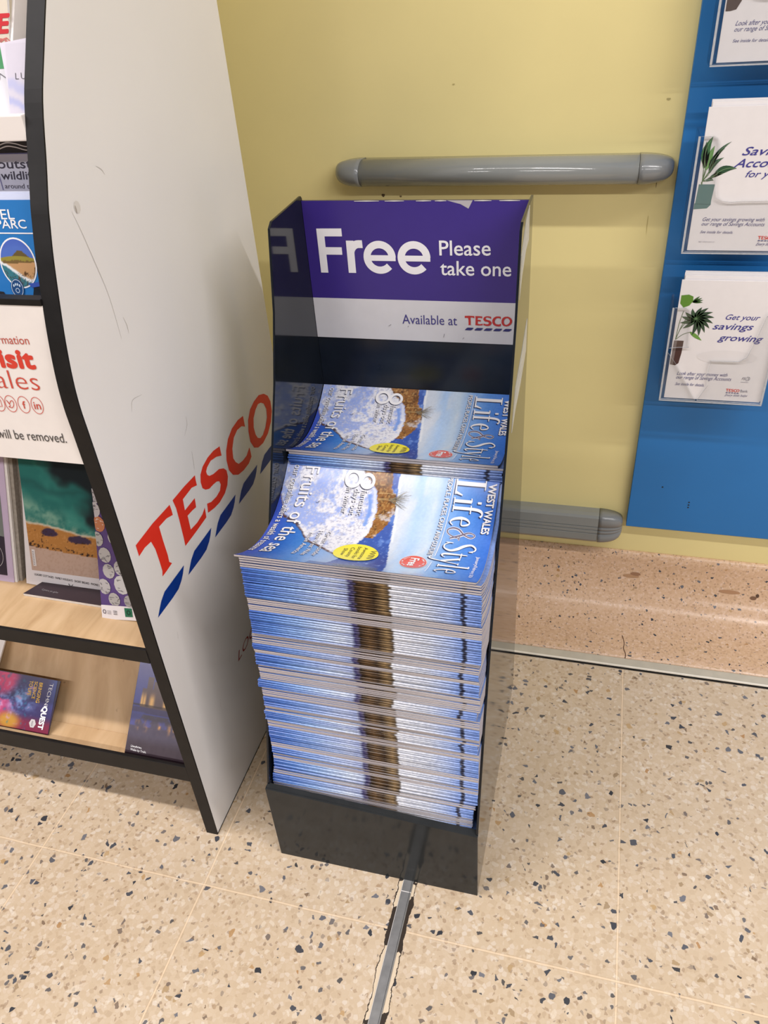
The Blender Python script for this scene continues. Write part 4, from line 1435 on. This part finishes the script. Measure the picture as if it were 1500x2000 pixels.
def pr_blue(mb, f):
    letters(mb, 'SORIEL', lambda a, b: f(a, b), (-.640, .1525), (-.5853, .1525), (-.640, .1618), WHITE, .006)
    letters(mb, 'SEASIDE PARC', lambda a, b: f(a, b), (-.668, .1437), (-.5731, .1437), (-.668, .1520), WHITE, .010)
    stroke(mb, [(-.660, .1390), (-.562, .1390)], .0012, f, WHITE, smooth=False)
    tri_poly(mb, ell(-.5920, .1095, .0222, .0255, 36), f, WHITE)

    def beach(s, t):
        x, y = s, t
        n = vnoise(x * 14, y * 14, 5)
        c = np.tile(np.array([84., 112, 190]), (len(x), 1))
        c = blend(c, sstep(y, .80, .95) * .4, (70, 92, 180))
        hill = .62 + .16 * np.exp(-((x - .62) / .22) ** 2)
        c = blend(c, (y < hill) * 1.0, (104, 88, 52))
        c = blend(c, (y < .66) * 1.0, (150, 138, 60))
        c = blend(c, (y < .56 + .04 * n) * 1.0, (120, 96, 58))
        c = blend(c, (y < .50 + .05 * (x - .5)) * 1.0, (196, 150, 104))
        c = blend(c, (y < .50 - .5 * x) * 1.0, (62, 120, 132))
        c = blend(c, sstep(np.abs(y - .50 + .5 * x + .03 * n), .06, .02), (232, 232, 232))
        c = blend(c, sstep(n, .1, .5) * (y < .40) * (x > .35), (92, 64, 40))
        c = blend(c, sstep(vnoise(x * 30, y * 30, 6), .2, .5) * (y < .3), (70, 58, 50))
        return c
    g = lambda a, b: f(-.5920 + .0205 * a * math.sqrt(max(0, 1 - b * b / 2)), .1095 + .0238 * b * math.sqrt(max(0, 1 - a * a / 2)), 2)
    picture(mb, g, -1, -1, 1, 1, 50, 50, beach)
    tri_poly(mb, [(-.5780, .086), (-.560, .089), (-.560, .0705), (-.5830, .0705)], lambda a, b: f(a, b, 2), lin((36, 40, 46)))
    tri_poly(mb, [(-.5840, .0890), (-.560, .0930), (-.560, .0885), (-.5800, .0850)], lambda a, b: f(a, b, 3), lin((60, 86, 170)))
    tri_poly(mb, ell(-.5985, .0842, .0080, .0098, 24), lambda a, b: f(a, b, 3), lin((40, 76, 124)))
    tri_poly(mb, ell(-.5985, .0842, .0072, .0090, 24), lambda a, b: f(a, b, 4), lin((210, 222, 232)), holes=[ell(-.5985, .0842, .0067, .0084, 24)[::-1]])
    tri_poly(mb, ell(-.5985, .0818, .0026, .0026, 12), lambda a, b: f(a, b, 4), lin((190, 208, 224)), holes=[ell(-.5985, .0818, .0019, .0019, 12)[::-1]])
    for k in range(4):
        tri_poly(mb, ell(-.6021 + .0024 * k, .0868 + (.0012 if k in (1, 2) else 0), .0010, .0015, 9), lambda a, b: f(a, b, 4), lin((190, 208, 224)))
    tri_poly(mb, [(-.650, .0705), (-.6120, .0705), (-.6170, .080), (-.650, .082)], lambda a, b: f(a, b, 2), lin((44, 42, 46)))


for k in range(3, -1, -1):
    lf(PB, [(-.6520, .001), (-.5530, .001), (-.5530, .1708 + .0026 * k), (-.6520, .1708 + .0026 * k)], .0014,
       'blue park leaflet with white lettering and oval beach photo' if k == 0 else 'pale top edge of the %s leaflet behind the blue park leaflet' % ('first', 'second', 'third')[k - 1],
       (46, 118, 186) if k == 0 else (206, 212, 234), pr_blue if k == 0 else None, lift=-.0022 * k)

# black and white wildlife leaflet behind them
PW = Plane((.70, .86), (.745, 1.04))


def pr_brecon(mb, f):
    tri_poly(mb, [(-.690, .1480), (-.560, .1480), (-.560, .1715), (-.690, .1715)], f, lin((44, 40, 42)))
    letters(mb, 'brecon beacons', lambda a, b: f(a, b, 2), (-.6520, .1605), (-.5250, .1605), (-.6520, .1668), lin((206, 202, 204)), 0, .15, 1.15)
    for dz in (.0005, -.0028):
        stroke(mb, [(-.640, .1555 + dz), (-.630, .1535 + dz), (-.617, .1540 + dz), (-.605, .1570 + dz), (-.594, .1560 + dz), (-.580, .1530 + dz), (-.562, .1550 + dz)], [.0007, .0012, .0007], lambda a, b: f(a, b, 2), lin((226, 222, 224)))
    tri_poly(mb, [(-.690, .1050), (-.560, .1050), (-.560, .1470), (-.690, .1470)], f, lin((204, 204, 222)))
    stroke(mb, [(-.690, .1474), (-.560, .1474)], .0010, lambda a, b: f(a, b, 2), lin((112, 112, 160)), smooth=False)
    letters(mb, 'outstanding', lambda a, b: f(a, b, 2), (-.6195, .1338), (-.5270, .1330), (-.6195, .1422), lin((62, 58, 74)), .014)
    letters(mb, 'wildlife', lambda a, b: f(a, b, 2), (-.6173, .1232), (-.5740, .1228), (-.6173, .1308), lin((62, 58, 74)), .014)
    letters(mb, 'around the Beacons', lambda a, b: f(a, b, 2), (-.6147, .1146), (-.5460, .1135), (-.6147, .1192), lin((84, 80, 96)))
    stroke(mb, [(-.6200, .1300), (-.6175, .1130)], .0010, lambda a, b: f(a, b, 2), lin((112, 112, 160)), smooth=False)


lf(PW, [(-.6520, -.05), (-.5530, -.05), (-.5530, .1712), (-.6520, .1712)], .003, 'black and white wildlife leaflet with wavy lines, behind the blue park leaflets', (222, 220, 226), pr_brecon)

# leaflets on the upper ledge
PU = Plane((.72, 1.03), (.79, 1.20))


def pr_lu(mb, f):
    def sea(s, t):
        n = vnoise(s * 3, t * 5, 9)
        c = np.tile(np.array([206., 200, 212]), (len(s), 1))
        c = blend(c, .8 * sstep(np.abs(t - .42 + .25 * (s - .5) + .05 * n), .10, .02), (176, 178, 214))
        c = blend(c, .8 * sstep(np.abs(t - .22 + .20 * (s - .5) + .05 * n), .08, .02), (166, 170, 214))
        return blend(c, .5 * sstep(t, .22, .0), (214, 214, 226))
    picture(mb, f, -.578, .001, -.5445, .0735, 20, 40, sea)
    letters(mb, 'LUX', lambda a, b: f(a, b, 2), (-.5690, .0420), (-.5480, .0420), (-.5690, .0478), lin((70, 68, 74)), -.012, 0, 1.3)


lf(PU, [(-.5742, .001), (-.5440, .001), (-.5440, .0785), (-.5848, .0745)], .004, 'pale lilac leaflet with thin grey lettering on the white upper ledge', (214, 208, 220), pr_lu)
PN = Plane((.722, 1.03), (.792, 1.20))


def pr_n(mb, f):
    tri_poly(mb, [(-.660, .052), (-.5862, .054), (-.5830, .0610), (-.5905, .0760), (-.660, .076)], f, lin((72, 150, 96)))
    letters(mb, 'GREEN', lambda a, b: f(a, b, 2), (-.640, .0440), (-.5845, .0445), (-.640, .0500), lin((100, 98, 104)), -.01, 0, 1.2)


lf(PN, [(-.670, .001), (-.5800, .001), (-.5900, .0770), (-.670, .0770)], .003, 'white leaflet with a green patch, left of the pale lilac leaflet', (222, 220, 226), pr_n, lift=-.006)
PE = Plane((.745, 1.0302), (.800, 1.160))


def pr_e(mb, f):
    letters(mb, 'WHERE', f, (-.690, .0828), (-.5938, .0822), (-.687, .0988), lin((196, 40, 48)), .05)
    for k in range(4):
        stroke(mb, [(-.66 + .012 * k, .066 + .002 * k), (-.64 + .012 * k, .077), (-.62 + .01 * k, .072), (-.5955, .0775)], .001, f, lin((196, 110, 104)))


lf(PE, [(-.700, .001), (-.5925, .001), (-.5925, .150), (-.700, .150)], .003, 'cream leaflet with big red capital letters at the top left corner', (212, 200, 182), pr_e)

# middle shelf: lilac brochure, seascape brochure, dark booklet lying flat, coin leaflet
PD = Plane((.6865, .4128), (.765, .4188))
lf(PD, [(-.7815, .001), (-.600, -.002), (-.600, .070), (-.745, .066)], .0045, 'thin dark booklet lying flat on the middle shelf beneath the seascape brochure', (62, 52, 58),
   lambda mb, f: (letters(mb, 'Cymru yn galw', f, (-.757, .012), (-.728, .010), (-.757, .015), lin((150, 146, 150))),
                  [stroke(mb, [(-.738 + .020 * k, .030), (-.725 + .020 * k, .060)], .002, f, lin((176, 150, 104)), smooth=False) for k in range(3)]), name='booklet', cat='booklet', lift=.0045)
PS = Plane((.7135, .4185), (.785, .6345))


def pr_sea(mb, f):
    def coast(s, t):
        n = vnoise(s * 6, t * 8, 21)
        n2 = vnoise(s * 22, t * 26, 22)
        n3 = vnoise(s * 60, t * 70, 23, 2)
        sh = .445 - .105 * s + .02 * n          # waterline
        sand = .225 - .055 * s + .008 * n2
        c = np.tile(np.array([40., 110, 104]), (len(s), 1))
        lf_ = vnoise(s * 3, t * 4, 25, 3)
        c = blend(c, .8 * sstep(lf_, .0, .5), (64, 146, 134))
        c = blend(c, sstep(.8 * lf_ + 2.0 * (s - .55) + 2.2 * (t - .72), -.1, .6), (24, 32, 36))
        c = blend(c, .6 * sstep(.06 - np.abs(t - .80 + .15 * s + .1 * lf_), 0, .08), (30, 76, 76))
        c = blend(c, .75 * sstep(.16 - np.abs(t - .60 + .30 * s), 0, .2) * sstep(n + .4 * n2, -.5, .5) * sstep(.8 - s, 0, .5), (168, 196, 172))
        c = blend(c, .6 * sstep(sh + .08 - t, 0, .09) * sstep(n2, -.4, .5), (196, 196, 170))
        c = blend(c, (t < sh) * 1.0, (178, 122, 62))
        c = blend(c, (t < sh) * sstep(n3, .1, .5) * .5, (206, 150, 92))
        c = blend(c, sstep(np.abs(t - sh), .014, .004) * .8, (214, 200, 180))
        for cx, cy, rx, ry in ((.27, .365, .11, .040), (.62, .325, .14, .040)):
            e = ((s - cx) / rx) ** 2 + ((t - cy) / ry) ** 2 + .5 * n2
            c = blend(c, sstep(e, 1.0, .6), (62, 46, 72))
        c = blend(c, (t < sand + .03) * (t > sand - .01) * sstep(n3, .05, .3), (44, 26, 22))
        c = blend(c, (t < sh - .05) * sstep(n3 + n2, .65, .8), (60, 36, 28))
        c = blend(c, (t < sand) * 1.0, (190, 162, 146))
        c = blend(c, (t < sand) * sstep(n3, .1, .5) * .4, (170, 138, 120))
        return c
    picture(mb, f, -.7815, .0185, -.640, .1905, 90, 110, coast)
    letters(mb, 'LUXURY COTTAGES · FAMILY HOLIDAYS · SHORT BREAKS · PHONE CALLERS · BOOK', f, (-.778, .0105), (-.642, .0055), (-.778, .0138), lin((58, 54, 56)), .01)
    stroke(mb, [(-.7205, .0040), (-.7170, -.0005), (-.7130, .0035)], [.0012, .0016, .0008], f, lin((58, 54, 56)), smooth=False)
    tri_poly(mb, [(-.7775, .026), (-.7722, .026), (-.7722, .052), (-.7775, .052)], lambda a, b: f(a, b, 2), lin((226, 220, 220)))
    for k in range(9):
        stroke(mb, [(-.7765, .028 + .0025 * k), (-.7740, .029 + .0025 * k)], .0008, lambda a, b: f(a, b, 3), lin((110, 106, 108)), smooth=False)


lf(PS, [(-.7945, -.0046), (-.638, -.0115), (-.626, .235), (-.774, .235)], .004, 'white-bordered brochure with aerial teal sea and sandy beach on the middle shelf', (226, 220, 222), pr_sea, name='brochure', cat='brochure')
PC = Plane((.668, .414), (.72, .62))


def pr_coins(mb, f):
    tri_poly(mb, [(-.638, -.0034), (-.560, .003), (-.560, .024), (-.6365, .0190)], f, lin((230, 224, 226)))
    r = random.Random(5)
    for cx, cz, rad, c in ((-.6185, .0973, .0115, (182, 178, 178)), (-.6160, .0735, .0112, (172, 168, 168)), (-.6267, .0489, .0120, (176, 172, 174)), (-.5985, .0545, .0145, (188, 186, 186)),
                           (-.6135, .0300, .0110, (170, 166, 164)), (-.6209, .1428, .0115, (190, 120, 84)), (-.6265, .1205, .0110, (176, 172, 170)), (-.6247, .163, .011, (190, 186, 190)),
                           (-.590, .030, .010, (160, 156, 156)), (-.600, .125, .012, (186, 182, 182)), (-.598, .080, .011, (178, 174, 174)), (-.6235, .182, .011, (188, 184, 188))):
        lo_ = -.6375 + .075 * cz
        P0 = [(max(a, lo_), max(b, .0215)) for a, b in ell(cx, cz, rad * .82, rad, 12)]
        tri_poly(mb, P0, lambda a, b: f(a, b, 2), lin(c))
        for q in range(7):
            a = r.uniform(0, 6.28)
            p = (max(cx + rad * .5 * math.cos(a), lo_ + .001), max(cz + rad * .6 * math.sin(a), .024))
            stroke(mb, [p, (max(p[0] + r.uniform(-.004, .004), lo_ + .001), p[1] + r.uniform(-.003, .003)), (max(p[0] + r.uniform(-.005, .005), lo_ + .001), p[1])], .0006, lambda a, b: f(a, b, 3),
                   lin((110, 106, 110)) if c[0] - c[2] < 40 else lin((236, 214, 200)), n=3)
    tri_poly(mb, [(-.5997, .0050), (-.5878, .0064), (-.5878, .0200), (-.5997, .0190)], lambda a, b: f(a, b, 2), lin((30, 108, 80)))
    tri_poly(mb, ell(-.5937, .0125, .0030, .0040, 14), lambda a, b: f(a, b, 3), lin((16, 60, 46)), holes=[ell(-.5937, .0125, .0017, .0024, 14)[::-1]])
    tri_poly(mb, ell(-.6322, .0092, .0026, .0034, 18), lambda a, b: f(a, b, 3), lin((60, 50, 70)), holes=[ell(-.6322, .0092, .0018, .0024, 18)[::-1]])
    for k in range(3):
        stroke(mb, [(-.6280, .0108 - .0022 * k), (-.6215, .0112 - .0022 * k)], .0007, lambda a, b: f(a, b, 3), lin((150, 146, 150)), smooth=False)
        stroke(mb, [(-.6180, .0118 - .0024 * k), (-.6120, .0122 - .0024 * k)], .0009, lambda a, b: f(a, b, 3), lin((96, 92, 98)), smooth=False)


lf(PC, [(-.638, -.0034), (-.560, .003), (-.560, .205), (-.6225, .205)], .0016, 'purple leaflet with silver coins and a white foot on the middle shelf', (84, 62, 122), pr_coins)
PLc = Plane((.712, .414), (.79, .63))


def pr_lilac(mb, f):
    tri_poly(mb, [(-.95, .0095), (-.8270, .0085), (-.8250, .0700), (-.95, .085)], f, lin((56, 48, 60)))
    tri_poly(mb, [(-.95, .085), (-.8250, .0700), (-.8235, .1400), (-.95, .150)], f, lin((120, 126, 122)))
    tri_poly(mb, ell(-.8455, .0390, .0150, .0190, 36), lambda a, b: f(a, b, 2), lin((210, 206, 210)), holes=[ell(-.8455, .0390, .0144, .0184, 36)[::-1]])
    letters(mb, 'FOOD', lambda a, b: f(a, b, 2), (-.852, .0420), (-.8360, .0420), (-.852, .0460), lin((206, 202, 206)))


lb = thing('brochure', 'thick lilac-covered brochure with dark photo at the left of the middle shelf', 'brochure', PLc(-.90, -.002), GLR)
mb = MB()
PLc.slab(mb, [(-.965, -.002), (-.8166, -.002), (-.8110, .225), (-.960, .225)], .0012, 0, lin((196, 178, 204)), 0, 0)
pr_lilac(mb, lambda a, b, k=1: PLc(a, b, .0003 * k))
mb.build('front_cover', ['print'], lb, fix=False)
for k, (dx, th_, m_) in enumerate(((.004, .004, 'paper'), (.010, .0085, 'grey_pages'), (.016, .0095, 'grey_pages'))):
    mb = MB()
    PLc.slab(mb, [(-.960, -.001), (-.8160 + dx, -.001), (-.8110 + dx * 1.1, .222), (-.955, .222)], th_ - .0003, 0, (1, 1, 1), -.0014 - sum((.004, .0085, .0095)[:k]))
    mb.build('page_block', [m_], lb, fix=False)

# bottom tray: colour-burst leaflet, night castle brochure, white leaflet
PT = Plane((.6405, .1485), (.7055, .2150))


def pr_tq(mb, f):
    def burst(s, t):
        n = vnoise(s * 5, t * 5, 31)
        n2 = vnoise(s * 16, t * 12, 32)
        c = np.tile(np.array([52., 42, 92]), (len(s), 1))
        c = blend(c, sstep(s, .85, 1.0) * .7 * sstep(t, .2, .9), (72, 96, 170))
        c = blend(c, sstep(.45 - np.hypot(s - .45, t - .55), 0, .35) * sstep(n2, -.4, .3), (108, 150, 200))
        c = blend(c, sstep(.30 - np.hypot(s - .25, (t - .9) * .7), 0, .15) * .9, (206, 62, 116))
        c = blend(c, sstep(n + .2, .25, .5) * sstep(.6 - s, 0, .3) * .8, (214, 66, 112))
        c = blend(c, sstep(.32 - t, 0, .2) * .9, (132, 34, 62))
        c = blend(c, sstep(.22 - np.hypot(s - .45, (t - .12)), 0, .15) * .8, (206, 164, 50))
        c = blend(c, sstep(n2, .25, .55) * sstep(.5 - np.abs(t - .5), 0, .2) * (s < .75) * .7, (196, 150, 190))
        c = blend(c, sstep(n2, -.25, -.55) * (s < .7) * .6, (40, 120, 150))
        return c
    picture(mb, f, -.950, .0005, -.8058, .0870, 80, 50, burst)
    g = lambda a, b: f(a, b, 2)
    letters(mb, 'TECHNI', g, (-.8186, .0810), (-.8225, .0430), (-.8120, .0812), WHITE, -.004)
    letters(mb, 'QUEST', g, (-.8240, .0425), (-.8262, .0065), (-.8150, .0425), WHITE, .05)
    letters(mb, 'BRINGING', g, (-.8385, .0795), (-.8390, .0470), (-.8320, .0795), lin((238, 190, 60)), .012)
    letters(mb, 'SCIENCE', g, (-.8475, .0800), (-.8480, .0520), (-.8415, .0800), lin((238, 190, 60)), .012)
    letters(mb, 'TO LIFE', g, (-.8570, .0800), (-.8575, .0565), (-.8505, .0800), lin((238, 190, 60)), .012)
    tri_poly(mb, ell(-.8376, .0133, .0065, .0075, 6), g, lin((206, 200, 200)))
    letters(mb, 'WELSH', lambda a, b: f(a, b, 3), (-.8395, .0175), (-.8395, .0090), (-.8365, .0175), lin((110, 104, 110)))


lf(PT, [(-.952, 0), (-.8054, 0), (-.8004, .0872), (-.952, .0885)], .0016, 'small leaflet with colourful powder burst and yellow lettering in the bottom tray', (46, 34, 60), pr_tq, side=0)
PK = Plane((.6375, .1475), (.730, .242))


def pr_castle(mb, f):
    def night(s, t):
        n = vnoise(s * 8, t * 10, 41)
        n2 = vnoise(s * 18, t * 24, 42)
        c = np.tile(np.array([86., 82, 150]), (len(s), 1))
        c = blend(c, sstep(t, .98, .6) * .6, (74, 84, 160))
        c = blend(c, (t < .40) * 1.0, (84, 76, 92))
        tower = ((np.abs(s - .21) < .045) & (t < .78)) | ((np.abs(s - .36) < .085) & (t < .74)) | ((s > .10) & (s < .30) & (t < .66)) | ((s > .1) & (t < .60))
        c = blend(c, (tower & (t > .47)) * 1.0, (104, 84, 84))
        for cx, w in ((.12, .02), (.27, .04), (.47, .03), (.62, .03), (.70, .03), (.16, .02), (.85, .03)):
            c = blend(c, sstep(np.abs(s - cx), w * 1.5, .2 * w) * sstep(.64 - t, 0, .1) * (t > .475), (246, 196, 120))
            c = blend(c, sstep(np.abs(s - cx + .03), w * 1.2, .2 * w) * sstep(.36 - t, 0, .08) * sstep(t - .20, 0, .1) * (.4 + n2), (226, 160, 92))
        c = blend(c, ((t < .47) & (t > .40)) * .9, (74, 66, 104))
        c = blend(c, ((t < .42) & (t > .27)) * .8 * sstep(n, -.2, .2), (82, 84, 150))
        c = blend(c, sstep(np.abs(t - .485), .008, .003), (54, 40, 40))
        c = blend(c, sstep(.20 - t, 0, .12), (70, 58, 66))
        return c + 5 * n2[:, None]
    picture(mb, f, -.6616, .0005, -.5445, .1550, 80, 100, night)
    letters(mb, 'Llwybrau.', lambda a, b: f(a, b, 2), (-.6528, .0095), (-.6335, .0093), (-.6528, .0125), WHITE, .02)
    letters(mb, 'Wales by Trails.', lambda a, b: f(a, b, 2), (-.6530, .0042), (-.6245, .0036), (-.6530, .0076), WHITE, .004)
    tri_poly(mb, [(-.6618, -.004), (-.5445, -.002), (-.5445, .0010), (-.6618, .0010)], lambda a, b: f(a, b, 2), lin((34, 24, 30)))


lf(PK, [(-.6622, -.0045), (-.5440, -.0015), (-.5440, .158), (-.6622, .158)], .0035, 'brochure with floodlit castle at night in the bottom tray corner', (70, 62, 90), pr_castle, name='brochure', cat='brochure')
PWt = Plane((.6405, .1475), (.735, .2440))
lf(PWt, [(-1.03, 0), (-.9345, 0), (-.9200, .145), (-1.03, .145)], .003, 'white leaflet at the far left end of the bottom tray', (226, 220, 218))

for o in list(bpy.data.objects):
    if '_o' in o:
        del o['_o']
